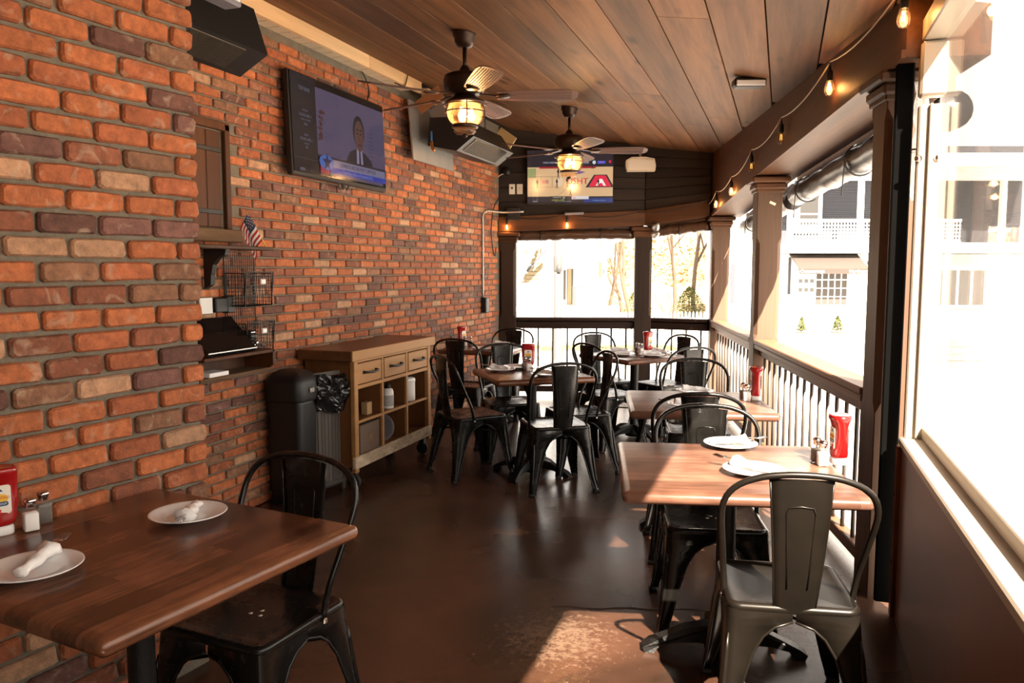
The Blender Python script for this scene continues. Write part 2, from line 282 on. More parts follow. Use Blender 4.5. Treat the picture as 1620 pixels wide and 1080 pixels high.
# ------------------------------------------------------------------ mesh helpers
class MB:
    def __init__(s): s.v = []; s.f = []; s.mi = []; s.sm = []; s.cm = 0; s.X = None
    def add(s, vs, fs, smooth=False):
        o = len(s.v)
        if s.X is not None: vs = [s.X @ Vector(p) for p in vs]
        s.v += [tuple(p) for p in vs]
        for f in fs: s.f.append([i + o for i in f]); s.mi.append(s.cm); s.sm.append(smooth)
        return s
    def box(s, c, d, rot=None):
        x, y, z = d[0] / 2, d[1] / 2, d[2] / 2
        vs = [Vector((a * x, b * y, e * z)) for a in (-1, 1) for b in (-1, 1) for e in (-1, 1)]
        if rot is not None:
            q = rot if isinstance(rot, Matrix) else Euler(rot).to_matrix()
            vs = [q @ p for p in vs]
        vs = [p + Vector(c) for p in vs]
        return s.add(vs, [(0, 1, 3, 2), (4, 6, 7, 5), (0, 4, 5, 1), (2, 3, 7, 6), (0, 2, 6, 4), (1, 5, 7, 3)])
    def rbox(s, c, d, r=0.005, rot=None, smooth=False):
        """box with chamfered edges (24 verts)"""
        x, y, z = d[0] / 2, d[1] / 2, d[2] / 2; r = min(r, x * .9, y * .9, z * .9)
        vs = []; idx = {}
        for a in (-1, 1):
            for b in (-1, 1):
                for e in (-1, 1):
                    for k in range(3):
                        p = [a * (x - r), b * (y - r), e * (z - r)]; p[k] = (a * x, b * y, e * z)[k]
                        idx[(a, b, e, k)] = len(vs); vs.append(Vector(p))
        I = lambda a, b, e, k: idx[(a, b, e, k)]
        fs = []
        for k in range(3):
            for sg in (-1, 1):
                o = [i for i in range(3) if i != k]
                q = []
                for u, v in ((-1, -1), (1, -1), (1, 1), (-1, 1)):
                    t = [0, 0, 0]; t[k] = sg; t[o[0]] = u; t[o[1]] = v; q.append(I(*t, k))
                fs.append(q)
        for k in range(3):
            o = [i for i in range(3) if i != k]
            for u in (-1, 1):
                for v in (-1, 1):
                    q = []
                    for sg, kk in ((-1, o[0]), (1, o[0]), (1, o[1]), (-1, o[1])):
                        t = [0, 0, 0]; t[k] = sg; t[o[0]] = u; t[o[1]] = v; q.append(I(*t, kk))
                    fs.append(q)
        for a in (-1, 1):
            for b in (-1, 1):
                for e in (-1, 1): fs.append([I(a, b, e, 0), I(a, b, e, 1), I(a, b, e, 2)])
        if rot is not None:
            q = rot if isinstance(rot, Matrix) else Euler(rot).to_matrix()
            vs = [q @ p for p in vs]
        return s.add([p + Vector(c) for p in vs], fs, smooth)
    def bar(s, a, b, w, h, up=(0, 0, 1)):
        """box beam from a to b: w across, h along up"""
        a = Vector(a); b = Vector(b); d = (b - a); L = d.length; d.normalize(); u = Vector(up)
        if abs(d.dot(u)) > 0.99: u = Vector((1, 0, 0))
        sd = d.cross(u).normalized(); u = sd.cross(d).normalized()
        m = Matrix((d, sd, u)).transposed()
        return s.box((a + b) / 2, (L, w, h), m)
    def tube(s, path, r, n=8, closed=False, smooth=True, cap=True):
        P = [Vector(p) for p in path]; k = len(P); rr = r if isinstance(r, (list, tuple)) else [r] * k
        vs = []; prev = None
        for i, p in enumerate(P):
            if closed: t = P[(i + 1) % k] - P[i - 1]
            else: t = P[min(i + 1, k - 1)] - P[max(i - 1, 0)]
            t.normalize()
            if prev is None:
                u = Vector((0, 0, 1)) if abs(t.z) < 0.9 else Vector((1, 0, 0))
            else: u = prev
            a = (u - t * u.dot(t)).normalized(); prev = a; b = t.cross(a)
            for j in range(n):
                an = 2 * math.pi * j / n; vs.append(p + (a * math.cos(an) + b * math.sin(an)) * rr[i])
        fs = []
        for i in range(k if closed else k - 1):
            i2 = (i + 1) % k
            for j in range(n): fs.append((i * n + j, i * n + (j + 1) % n, i2 * n + (j + 1) % n, i2 * n + j))
        if not closed and cap: fs += [list(range(n))[::-1], list(range((k - 1) * n, k * n))]
        return s.add(vs, fs, smooth)
    def lathe(s, prof, n=24, c=(0, 0, 0), smooth=True):
        vs = []; c = Vector(c)
        for (r, z) in prof:
            for j in range(n):
                an = 2 * math.pi * j / n; vs.append(c + Vector((r * math.cos(an), r * math.sin(an), z)))
        fs = []
        for i in range(len(prof) - 1):
            for j in range(n): fs.append((i * n + j, i * n + (j + 1) % n, (i + 1) * n + (j + 1) % n, (i + 1) * n + j))
        if prof[0][0] > 1e-4: fs.append(list(range(n))[::-1])
        if prof[-1][0] > 1e-4: fs.append(list(range((len(prof) - 1) * n, len(prof) * n)))
        return s.add(vs, fs, smooth)
    def prism(s, poly, fn, h0, h1, smooth=False):
        """poly 2d list, fn(u,v,h)->3d"""
        n = len(poly); vs = [fn(u, v, h0) for u, v in poly] + [fn(u, v, h1) for u, v in poly]
        fs = [list(range(n))[::-1], list(range(n, 2 * n))] + [(i, (i + 1) % n, n + (i + 1) % n, n + i) for i in range(n)]
        return s.add(vs, fs, smooth)
    def mesh(s, name, mats):
        me = bpy.data.meshes.new(name); me.from_pydata(s.v, [], s.f)
        for m in (mats if isinstance(mats, (list, tuple)) else [mats]): me.materials.append(m)
        me.polygons.foreach_set('material_index', s.mi); me.polygons.foreach_set('use_smooth', s.sm)
        me.update(); 
        bm = bmesh.new(); bm.from_mesh(me); bmesh.ops.recalc_face_normals(bm, faces=bm.faces); bm.to_mesh(me); bm.free()
        return me
    def obj(s, name, mats, parent=None, loc=(0, 0, 0), rot=(0, 0, 0)):
        return link(name, s.mesh(name, mats), parent, loc, rot)
def link(name, me, parent=None, loc=(0, 0, 0), rot=(0, 0, 0)):
    o = bpy.data.objects.new(name, me); COL.objects.link(o); o.location = loc; o.rotation_euler = rot
    if parent: o.parent = parent
    return o
def thing(name, label, cat, loc=(0, 0, 0), rz=0, group=None):
    o = bpy.data.objects.new(name, None); COL.objects.link(o); o.location = loc; o.rotation_euler = (0, 0, rz)
    o.empty_display_size = 0.1
    return tag(o, label, cat, group)
def tag(o, label, cat, group=None):
    o['label'] = label; o['category'] = cat
    if group: o['group'] = group
    return o
def struct(o, label=None, cat=None):
    o['kind'] = 'structure'
    if label: o['label'] = label
    if cat: o['category'] = cat
    return o
def dup(root, loc, rz, label=None, group=None):
    r = root.copy(); COL.objects.link(r); r.location = loc; r.rotation_euler = (0, 0, rz)
    if label: r['label'] = label
    if group: r['group'] = group
    for ch in list(root.children):
        c = ch.copy(); COL.objects.link(c); c.parent = r
        for g in list(ch.children):
            d = g.copy(); COL.objects.link(d); d.parent = c
    return r
def text_mesh(txt, size, extrude=0.001, align='CENTER', space=1.0):
    cu = bpy.data.curves.new('lettering', 'FONT'); cu.body = txt; cu.size = size; cu.extrude = extrude; cu.align_x = align; cu.align_y = 'CENTER'; cu.space_character = space
    cu.resolution_u = 2
    o = bpy.data.objects.new('lettering', cu); COL.objects.link(o)
    dg = bpy.context.evaluated_depsgraph_get(); me = bpy.data.meshes.new_from_object(o.evaluated_get(dg))
    bpy.data.objects.remove(o); return me
def lettering(txt, size, mat, parent, origin, right, up, align='CENTER', bold=0.0, ext=0.001, space=1.0, sx=1.0):
    me = text_mesh(txt, size, ext, align, space); me.materials.clear(); me.materials.append(mat)
    r = Vector(right).normalized(); u = Vector(up).normalized(); n = r.cross(u)
    mt = Matrix((r, u, n)).transposed().to_4x4(); mt.translation = Vector(origin)
    me.transform(mt @ Matrix.Diagonal((sx, 1, 1, 1)))
    return link('lettering', me, parent)
def beziers(pts, n=8):
    """Catmull-Rom through pts"""
    P = [Vector(p) for p in pts]; P = [2 * P[0] - P[1]] + P + [2 * P[-1] - P[-2]]; out = []
    for i in range(1, len(P) - 2):
        for k in range(n):
            t = k / n; a, b, c, d = P[i - 1], P[i], P[i + 1], P[i + 2]
            out.append(0.5 * ((2 * b) + (c - a) * t + (2 * a - 5 * b + 4 * c - d) * t * t + (3 * b - 3 * c + d - a) * t ** 3))
    out.append(P[-2]); return out
def sag(a, b, d, n=8):
    a = Vector(a); b = Vector(b)
    return [a.lerp(b, i / n) - Vector((0, 0, d * 4 * (i / n) * (1 - i / n))) for i in range(n + 1)]
fw = Vector((-math.sin(R(19.052)), math.cos(R(19.052)), 0)); rtv = Vector((math.cos(R(19.052)), math.sin(R(19.052)), 0))

# ------------------------------------------------------------------ setting
def cz(x): return 2.82 - 0.145 * (x + 0.84)
r0 = Vector((-0.199, 6.551, 0)); rd = Vector((-0.22, 0.9755, 0)); rn = Vector((0.9755, 0.22, 0))
def RP(s, off=0.0, z=0.0): p = r0 + rd * s + rn * off; return Vector((p.x, p.y, z))
RANG = math.atan2(rd.y, rd.x)
b0 = Vector((-3.17, 8.70, 0)); bd = Vector((0.969, 0.2475, 0)); bo = Vector((-0.2475, 0.969, 0))   # back line and outward
def BP(s, off=0.0, z=0.0): p = b0 + bd * s + bo * off; return Vector((p.x, p.y, z))
SB = 1.69
cB = BP(SB); cC = Vector((-0.80, 9.06, 0)); d2 = (cC - cB).normalized(); o2 = Vector((-d2.y, d2.x, 0))
def CP(s, off=0.0, z=0.0): p = cB + d2 * s + o2 * off; return Vector((p.x, p.y, z))
L2 = (cC - cB).length
EDGE = 0.64
def hexa(mb, pts):   # 8 points: bottom a b c d, top a b c d
    return mb.add(pts, [(0, 1, 2, 3), (4, 7, 6, 5), (0, 4, 5, 1), (1, 5, 6, 2), (2, 6, 7, 3), (3, 7, 4, 0)])
# floor slab
fp = [(-3.6, -3.2), (0.62, -3.2), (0.62, 3.95), tuple(RP(2.78, 0.28).xy), tuple(CP(-0.02, 0.3).xy), tuple(BP(-0.2, 0.35).xy), (-3.6, 8.9)]
fl = struct(MB().prism(fp, lambda u, v, h: (u, v, h), -0.16, 0).obj('floor', M['floor']))
sp = [Vector((-0.95 + 0.07 * i, 3.30 + 0.020 * i + 0.012 * math.sin(i * 1.7), 0.0005)) for i in range(16)]
MB().tube(sp, 0.0035, 5).obj('floor_seam', simple('seam', (0.12, 0.10, 0.085), 0.8), fl)

# near brick wall: a block that juts out from the long wall
nd = Vector((0.142, 0.99, 0)).normalized(); no_ = Vector((nd.y, -nd.x, 0)); nA = Vector((-2.055, 2.398, 0))
BR_COL = [((0.42, 0.125, 0.042), 30), ((0.35, 0.10, 0.037), 24), ((0.24, 0.078, 0.037), 16), ((0.135, 0.055, 0.038), 10),
          ((0.185, 0.08, 0.06), 8), ((0.44, 0.24, 0.135), 8), ((0.25, 0.115, 0.06), 10)]
def brick_col():
    t = random.uniform(0, sum(w_ for _, w_ in BR_COL))
    for c, w_ in BR_COL:
        t -= w_
        if t <= 0: break
    k = random.uniform(0.85, 1.15); return tuple(x * k for x in c)
def brick_geo(L, H, D, rnd, rag=1.0):
    """front at +x'... returned in (u along, v up, d out) coords, base at d=0"""
    hu, hv = L / 2, H / 2; c = min(hv * 0.3, 0.011)
    base = [(-hu + c, -hv), (0, -hv), (hu - c, -hv), (hu, -hv + c), (hu, hv - c), (hu - c, hv), (0, hv), (-hu + c, hv), (-hu, hv - c), (-hu, -hv + c)]
    j = [(rnd.uniform(-1, 1) * 0.0035 * rag, rnd.uniform(-1, 1) * 0.0028 * rag) for _ in base]
    vs = []
    for k, (sc, d) in enumerate([(1.0, 0), (1.0, D * 0.62), (0.0, D)]):
        for (u, v), (a, b_) in zip(base, j):
            if k == 2: ins = 0.0035 * rag + 0.002; uu = u - math.copysign(ins, u) * (abs(u) > 1e-6); vv = v - math.copysign(ins, v)
            else: uu, vv = u, v
            vs.append((uu + a, vv + b_, d + (rnd.uniform(-1, 1) * 0.0015 * rag if k == 2 else 0)))
    vs.append((0, 0, D + 0.001)); n = 10
    fs = []
    for k in range(2):
        for i in range(n): fs.append((k * n + i, k * n + (i + 1) % n, (k + 1) * n + (i + 1) % n, (k + 1) * n + i))
    for i in range(n): fs.append((2 * n + i, 2 * n + (i + 1) % n, 3 * n))
    return vs, fs
rb = random.Random(3)
def brick_mesh(L, H, D, rag, u, o, up=Vector((0, 0, 1))):
    vs, fs = brick_geo(L, H, D, rb, rag)
    mb = MB(); mb.add([u * a + up * b_ + o * d for a, b_, d in vs], fs, False)
    return mb.mesh('brick', M['brick'])
mb = MB(); A0 = nA - nd * 5.5 - no_ * 0.02; A1 = nA - no_ * 0.02 - nd * 0.012
mb.prism([tuple(A1.xy), tuple(A0.xy), (-3.6, A0.y), (-3.6, 2.52), (-3.17, 2.52)], lambda u, v, h: (u, v, h), 0, 3.3)
wn_ = struct(mb.obj('wall_near', M['mortar']))
VAR = {l: [brick_mesh(l, 0.0625, 0.024, 1.0, nd, no_) for _ in range(7)] for l in (0.190, 0.090)}
for r_ in range(40):
    zc = 1.5905 + 0.0757 * (r_ - 21)
    if zc < 0.02 or zc > 3.15: continue
    odd = (r_ - 21) % 2
    s = 0.0; first = True
    while s < 2.0:
        l = (0.090 if not odd else 0.190) if first else 0.190
        c = nA - nd * (s + l / 2) - no_ * 0.022
        vis = not (c.y < 0.98)
        if vis:
            o = link('brick', random.choice(VAR[l]), wn_, (c.x, c.y, zc), (0, random.uniform(-.012, .012), 0))
            o.color = (*brick_col(), 1)
        s += l + 0.0155; first = False
# return bricks round the corner (far face of the block)
mb = MB(); bx_u = Vector((-0.99, 0.142, 0)); 
# long brick wall
WX = -3.17
wl_ = struct(MB().box((WX - 0.115, 5.4, 1.65), (0.20, 6.75, 3.3)).obj('wall_left', M['mortar']))
VF = [brick_mesh(0.207, 0.0505, 0.017, 0.75, Vector((0, 1, 0)), Vector((1, 0, 0))) for _ in range(10)]
cand = []
for r_ in range(50):
    zc = 0.03 + 0.0615 * r_
    if zc > 3.04: break
    for k in range(30):
        yc = 2.62 + 0.221 * k + (0.1105 if r_ % 2 else 0) + 0.02 * math.sin(r_ * 2.1)
        if yc > 8.66: continue
        if 3.5 < yc < 4.03 and 1.72 < zc < 2.39: continue
        cand.append((yc, zc))
def vis_rank(p):
    yc, zc = p; q = Vector((WX, yc, zc)); k = q.dot(fw); u = q.dot(rtv) / k; v = (CAM_H - zc) / k
    inside = yc > 3.45 and 300 < 810 + 1240 * u < 800 and -0.36 < v < 0.55
    hidden = (0.1 < zc < 0.95 and 4.0 < yc < 6.0) or (2.15 < zc < 2.9 and 4.55 < yc < 5.95)
    return (0 if inside and not hidden else 1, yc)
cand.sort(key=vis_rank)
for yc, zc in cand[:296]:
    o = link('brick', random.choice(VF), wl_, (WX - 0.017, yc, zc), (random.uniform(-.008, .008), 0, 0)); o.color = (*brick_col(), 1)
mb = MB(); tones = []
for yc, zc in cand[296:]:
    vs, fs = brick_geo(0.207, 0.0505, 0.017, rb, 0.75); c = brick_col()
    mb.add([(WX - 0.017 + d, yc + a, zc + b_) for a, b_, d in vs], fs, False); tones += [c] * len(vs)
me = mb.mesh('bricks', M['brick_far']); at = me.color_attributes.new('tone', 'FLOAT_COLOR', 'POINT')
at.data.foreach_set('color', [x for c in tones for x in (*c, 1.0)])
o = link('brickwork', me, wl_); o['kind'] = 'stuff'

# ceiling: sloping boards under a deck
ce_pts = [(-3.4, -3.2), (EDGE, -3.2), (EDGE, 3.75), tuple(RP(2.9, 0.43).xy), tuple(CP(0, 0.45).xy), tuple(BP(-0.25, 0.45).xy)]
ce = struct(MB().prism(ce_pts, lambda u, v, h: (u, v, cz(u) + h), 0.03, 0.16).obj('ceiling', M['deck']))
px_ = -3.03; k = 0; ang = math.atan(0.145)
PL = {}
while px_ < EDGE - 0.02:
    wdt = min(0.265, EDGE - px_)
    cuts = [-3.1, random.uniform(2.0, 4.2), random.uniform(5.6, 7.6), 9.7]
    for a_, b_ in zip(cuts[:-1], cuts[1:]):
        xm = px_ + wdt / 2
        # stop at the back wall line
        end = b_
        if b_ > 9: end = 8.7 + (xm + 3.17) * 0.2554 if xm < -1.53 else 9.2
        if xm > -0.9: end = min(end, 9.2 - (xm + 0.9) / 0.2255 + 0.9 if xm > -0.9 else end)
        if end <= a_ + 0.05: continue
        ww = wdt - 0.005
        o = MB().rbox((0, 0, 0), (ww, end - a_ - 0.004, 0.022), 0.0015).obj('ceiling_board', M['ceil'], ce, (xm, (a_ + end) / 2, cz(xm) + 0.013), (0, ang, 0))
    px_ += 0.265; k += 1

# ledge above the brick wall: soffit slats and pine boards
tr = struct(MB().box((-3.10, 4.1, 3.13), (0.12, 4.4, 0.10)).obj('trim_1', M['deck']))
y_ = 2.0
while y_ < 6.25:
    MB().rbox((0, 0, 0), (0.14, 0.118, 0.012), 0.003).obj('soffit_slat', M['soffit'], tr, (-3.105, y_ + 0.06, 3.066)); y_ += 0.125
for a_, b_ in ((1.9, 5.42), (5.425, 6.33)):
    MB().rbox((0, 0, 0), (0.035, b_ - a_, 0.10), 0.004).obj('pine_board', M['pine'], tr, (-3.03, (a_ + b_) / 2, 3.095))
    MB().rbox((0, 0, 0), (0.03, b_ - a_, 0.05), 0.004).obj('pine_board', M['pine'], tr, (-3.022, (a_ + b_) / 2, 3.168))
MB().rbox((-3.02, 6.55, 3.06), (0.07, 0.3, 0.09), 0.005).obj('pine_block', M['pine'], tr)

# right-hand beam E-D-C, over the posts
def beam_seg(mb, p, q, w0, w1, zb0, zb1):
    P = [p(0) if False else None]
Zb = [(-2.95, 2.394), (0.08, 2.271), (2.75, 2.11)]
tb = struct(thing('trim_2', 'stained timber beam running over the right hand posts', 'beam')); del tb['category']
for (s0, z0), (s1, z1) in zip(Zb[:-1], Zb[1:]):
    mb = MB(); mb.X = Matrix.Rotation(-RANG, 4, 'Z')
    P = []
    for top in (0, 1):
        for s, of, zb in ((s0, 0.0, z0), (s0, 0.33, z0), (s1, 0.33, z1), (s1, 0.0, z1)):
            p = RP(s, of); P.append(Vector((p.x, p.y, (cz(p.x) + 0.01) if top else zb)))
    hexa(mb, P); mb.obj('beam', M['beam'], tb, rot=(0, 0, RANG))
    mb = MB(); mb.X = Matrix.Rotation(-RANG, 4, 'Z'); P = []
    for dz in (-0.004, 0.03):
        for s, of, zb in ((s0, -0.018, z0), (s0, 0.0, z0), (s1, 0.0, z1), (s1, -0.018, z1)):
            p = RP(s, of); P.append(Vector((p.x, p.y, zb + dz)))
    hexa(mb, P); mb.obj('beam_bead', M['beam'], tb, rot=(0, 0, RANG))
# back beam and dark cladding above it
tb2 = struct(thing('trim_3', 'brown beam over the back opening', 'beam')); del tb2['category']
wb = struct(thing('wall_back', 'dark board wall above the back opening', 'wall')); del wb['category']
def wedge(p, L, off0, off1, zf):
    P = []
    for top in (0, 1):
        for s, of in ((0, off0), (0, off1), (L, off1), (L, off0)):
            q = p(s, of); P.append(Vector((q.x, q.y, zf(s, q.x)[top])))
    return P
for p, L, za, zb, ang_ in ((BP, SB, 1.965, 2.03, math.atan2(bd.y, bd.x)), (CP, L2, 2.03, 2.12, math.atan2(d2.y, d2.x))):
    mb = MB(); mb.X = Matrix.Rotation(-ang_, 4, 'Z')
    hexa(mb, wedge(p, L, 0.0, 0.28, lambda s, x: (za + (zb - za) * s / L, za + (zb - za) * s / L + 0.172))); mb.obj('beam', M['beam'], tb2, rot=(0, 0, ang_))
    nb = 6
    for i in range(nb):
        f0, f1 = i / nb, (i + 1) / nb
        def zf(s, x):
            lo = za + (zb - za) * s / L + 0.17; hi = cz(x) + 0.02
            return lo + (hi - lo) * f0 + 0.003, lo + (hi - lo) * f1 - 0.003
        mb = MB(); mb.X = Matrix.Rotation(-ang_, 4, 'Z')
        hexa(mb, wedge(p, L, 0.035, 0.06, zf)); mb.obj('wall_board', M['cladding'], wb, rot=(0, 0, ang_))
    mb = MB(); hexa(mb, wedge((lambda s, of, p=p, L=L: p(s * 1.16 - 0.08 * L, of)), L, 0.06, 0.2, lambda s, x: (za + (zb - za) * s / L + 0.17, cz(x) + 0.02))); mb.obj('wall_core', M['deck'], wb)
# roof over the right side: fascia + unseen rear wall added to block light
# window wall beside the camera
wr_ = struct(MB().box((0.525, 0.25, 0.385), (0.05, 6.9, 0.77)).obj('wall_right', M['panel_brown']))
MB().rbox((0, 0, 0), (0.02, 0.05, 0.76), 0.003).obj('end_trim', M['panel_brown'], wr_, (0.492, 3.69, 0.385))
for zz in (0.25, 0.55): MB().lathe([(0.0, 0.004), (0.008, 0.003), (0.010, 0)], 10).obj('screw', M['bronze'], wr_, (0.482, 3.69, zz), (0, R(-90), 0))
wi = struct(thing('window_1', 'hazy clear vinyl window in a cream frame beside the near panel', 'window')); del wi['category']
MB().rbox((0.555, 0.25, 0.785), (0.13, 6.9, 0.035), 0.006).obj('sill', M['frame_white'], wi)
MB().rbox((0.585, 0.25, 0.83), (0.022, 6.9, 0.05), 0.004).obj('bottom_rail', M['frame_white'], wi)
fpst = MB().rbox((0.55, 3.70, 1.50), (0.082, 0.05, 1.40), 0.006).obj('frame_post', M['frame_white'], wi)
MB().rbox((0.553, 3.668, 1.50), (0.012, 0.02, 1.40), 0.003).obj('frame_rib', M['frame_white'], wi)
MB().rbox((0.556, 3.69, 2.34), (0.10, 0.07, 0.22), 0.010).obj('frame_sleeve', M['frame_white'], wi)
for xx in (0.513, 0.585): MB().lathe([(0.006, 0.006), (0.007, 0.004), (0.014, 0.003), (0.015, 0)], 14).obj('snap', M['chrome'], wi, (xx, 3.672, 1.98), (R(90), 0, 0))
MB().rbox((0.56, 0.25, 2.50), (0.10, 6.9, 0.09), 0.006).obj('header', M['frame_white'], wi)
MB().box((0.585, 0.28, 1.655), (0.004, 6.78, 1.61)).obj('pane', M['plexi'], wi)
for yy in (-1.0,): MB().rbox((0.57, yy, 1.65), (0.06, 0.06, 1.66), 0.006).obj('frame_post', M['frame_white'], wi)
tw = struct(MB().box((0.59, 0.25, 2.60), (0.09, 6.9, 0.09)).obj('trim_4', M['beam']))
# black strap strip between the window frame and the post
struct(MB().rbox((0.464, 3.78, 1.27), (0.072, 0.03, 2.48), 0.006).obj('trim_5', M['felt_black']))
# unseen wall behind the camera, added to keep light out
struct(MB().box((-1.0, -3.25, 1.6), (5.6, 0.1, 3.4)).obj('wall_rear_blocker', M['beam_dark']))

# ------------------------------------------------------------------ posts
def post(p, ang_, z_top, mat, label, w_=0.195, cap=True, zc0=0.98, zc1=1.75):
    t = thing('porch_post', label, 'post', (p.x, p.y, 0), ang_, None)
    mb = MB(); h = w_ / 2; c = 0.028
    def ring(z, ch):
        return [Vector((a, b_, z)) for a, b_ in ((-h + ch, -h), (h - ch, -h), (h, -h + ch), (h, h - ch), (h - ch, h), (-h + ch, h), (-h, h - ch), (-h, -h + ch))]
    lv = [(0, .004), (zc0 - .03, .004), (zc0 + .02, c), (zc1 - .02, c), (zc1 + .03, .004), (z_top, .004)]
    vs = []; fs = []
    for z, ch in lv: vs += ring(z, ch)
    for i in range(len(lv) - 1):
        for j in range(8): fs.append((i * 8 + j, i * 8 + (j + 1) % 8, i * 8 + 8 + (j + 1) % 8, i * 8 + 8 + j))
    fs += [list(range(8))[::-1], list(range(len(vs) - 8, len(vs)))]
    mb.add(vs, fs); mb.obj('shaft', mat, t)
    if cap:
        MB().rbox((0, 0, z_top - 0.075), (w_ + .05, w_ + .05, 0.05), 0.012).rbox((0, 0, z_top - 0.11), (w_ + .025, w_ + .025, 0.03), 0.006).obj('capital', M['beam'] if mat is not M['beam_dark'] else mat, t)
        MB().rbox((0, 0, z_top - 0.027), (w_ + .10, w_ + .10, 0.045), 0.01).obj('abacus', M['beam'] if mat is not M['beam_dark'] else mat, t)
    return t
ra = RANG - math.pi / 2
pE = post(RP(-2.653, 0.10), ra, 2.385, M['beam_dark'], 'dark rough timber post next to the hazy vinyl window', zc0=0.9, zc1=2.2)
pD = post(RP(0.178, 0.10), ra, 2.262, M['post'], 'sunlit brown post with stepped cap between the two right hand railings')
MB().rbox((0.02, -0.099, 2.05), (0.05, 0.002, 0.02), 0.0005, rot=(0, R(25), 0)).obj('tape_scrap', M['cream_plastic'], pD)
pC = post(RP(2.672, 0.10), ra, 2.115, M['post'], 'brown corner post at the far end of the right railing')
pB = post(BP(SB + 0.0, 0.16), math.atan2(bd.y, bd.x), 2.025, M['post_shaded'], 'dark backlit post in the middle of the back opening')
p1 = post(BP(0.10, 0.13), math.atan2(bd.y, bd.x), 1.965, M['post_shaded'], 'dark backlit post against the end of the brick wall')
# ------------------------------------------------------------------ railings
def railing(a, b, mat, label, pitch):
    a = Vector(a); b = Vector(b); d = b - a; L = d.length; an = math.atan2(d.y, d.x)
    t = thing('railing', label, 'railing', (a.x, a.y, 0), an)
    MB().rbox((L / 2, 0, 0.942), (L, 0.155, 0.036), 0.006).obj('rail_cap', mat, t)
    MB().rbox((L / 2, 0.035, 0.905), (L, 0.075, 0.035), 0.005).rbox((L / 2, 0.0, 0.868), (L, 0.06, 0.085), 0.006).obj('top_rail', mat, t)
    MB().rbox((L / 2, 0.0, 0.10), (L, 0.06, 0.07), 0.006).obj('bottom_rail', mat, t)
    n = max(2, int(L / pitch)); pm = MB().tube([(0, 0, 0.13), (0, 0, 0.83)], 0.0115, 10).mesh('baluster', M['chair_rail'])
    for i in range(n):
        link('baluster', pm, t, ((i + 0.5) * L / n, 0, 0))
    return t
M['chair_rail'] = simple('baluster_metal', (0.055, 0.044, 0.036), 0.4, 0.2)
railing(RP(-2.545, 0.078), RP(0.075, 0.078), M['rail'], 'brown railing from the dark near post to the sunlit post', 0.172)
railing(RP(0.285, 0.078), RP(2.57, 0.078), M['rail'], 'brown railing from the sunlit post to the far corner post', 0.172)
railing(BP(0.20, 0.14), BP(SB - 0.10, 0.15), M['rail_shaded'], 'dark backlit railing under the wide back opening', 0.157)
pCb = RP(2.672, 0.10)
railing(BP(SB + 0.10, 0.15), (pCb.x - 0.105, pCb.y - 0.0, 0), M['rail_shaded'], 'short dark backlit railing in the back right corner', 0.157)
# ------------------------------------------------------------------ rolled curtains
def roll(a, b, r, mat, label, straps, seed):
    rr = random.Random(seed); a = Vector(a); b = Vector(b); t = thing('rolled_curtain', label, 'curtain', tuple(a), 0)
    n = 26; pts = [(b - a) * (i / n) + Vector((0, 0, rr.uniform(-.006, .006))) for i in range(n + 1)]
    MB().tube(pts, [r * rr.uniform(0.9, 1.08) for _ in pts], 16).obj('roll', mat, t)
    hp = [p + Vector((0, 0, r * 0.7 + 0.05)) for p in pts]
    up = [p + Vector((0, 0, r * 0.2)) for p in pts]; mb = MB(); k = len(pts)
    sd = (b - a).cross(Vector((0, 0, 1))).normalized() * 0.006
    vs = [p + sd for p in up] + [p + sd + Vector((0, 0, .04)) for p in hp] + [p - sd for p in up] + [p - sd + Vector((0, 0, .04)) for p in hp]
    fs = []
    for i in range(k - 1): fs += [(i, i + 1, k + i + 1, k + i), (2 * k + i, 2 * k + i + 1, 3 * k + i + 1, 3 * k + i)]
    mb.add(vs, fs, True).obj('hanging_sheet', mat, t)
    d = (b - a).normalized(); sx_ = d.cross(Vector((0, 0, 1))).normalized()
    for f in straps:
        c = (b - a) * f
        ring = [c + sx_ * (r * 1.14) * math.cos(q) + Vector((0, 0, (r * 1.14) * math.sin(q))) for q in [2 * math.pi * i / 20 for i in range(20)]]
        mb = MB(); mb.tube(ring, 0.006, 6, closed=True); mb.tube(sag(c + sx_ * r * 1.1, c + sx_ * r * 1.25 - Vector((0, 0, .22)), -0.02, 6), 0.004, 5)
        mb.obj('strap', M['cord_black'], t)
    return t
roll(RP(0.30, 0.36, 2.13), RP(-2.55, 0.36, 2.26), 0.085, M['curtain'], 'dark rolled vinyl curtain hung under the right hand beam near the sunlit post', (0.12, 0.55), 1)
roll(RP(2.55, 0.36, 1.99), RP(0.42, 0.36, 2.10), 0.075, M['curtain'], 'rolled vinyl curtain in the narrow bay before the corner post', (0.2, 0.7), 2)
roll(BP(0.22, 0.16, 1.925), BP(SB - 0.12, 0.16, 1.945), 0.06, M['curtain_brown'], 'brown rolled curtain along the top of the wide back opening', (0.2, 0.72), 3)
roll(CP(0.12, 0.16, 1.965), CP(L2 - 0.03, 0.16, 2.02), 0.06, M['curtain_brown'], 'short brown rolled curtain in the back right corner', (0.45,), 4)
# gathered clear film by the near post
t = thing('clear_vinyl_flap', 'bunched clear vinyl flap strapped beside the dark near post', 'curtain', tuple(RP(-2.83, 0.1)), 0)
rr = random.Random(5)
MB().tube([(0.01 + rr.uniform(-.008, .008), -0.01 + rr.uniform(-.01, .01), 2.32 - 0.05 * i) for i in range(11)], [0.03 + rr.uniform(-.008, .008) for _ in range(11)], 9).obj('film', M['film'], t)
MB().tube([(0.045 * math.cos(q), 0.045 * math.sin(q) - .01, 2.03) for q in [2 * math.pi * i / 14 for i in range(14)]], 0.004, 5, closed=True).obj('strap', M['cord_black'], t)

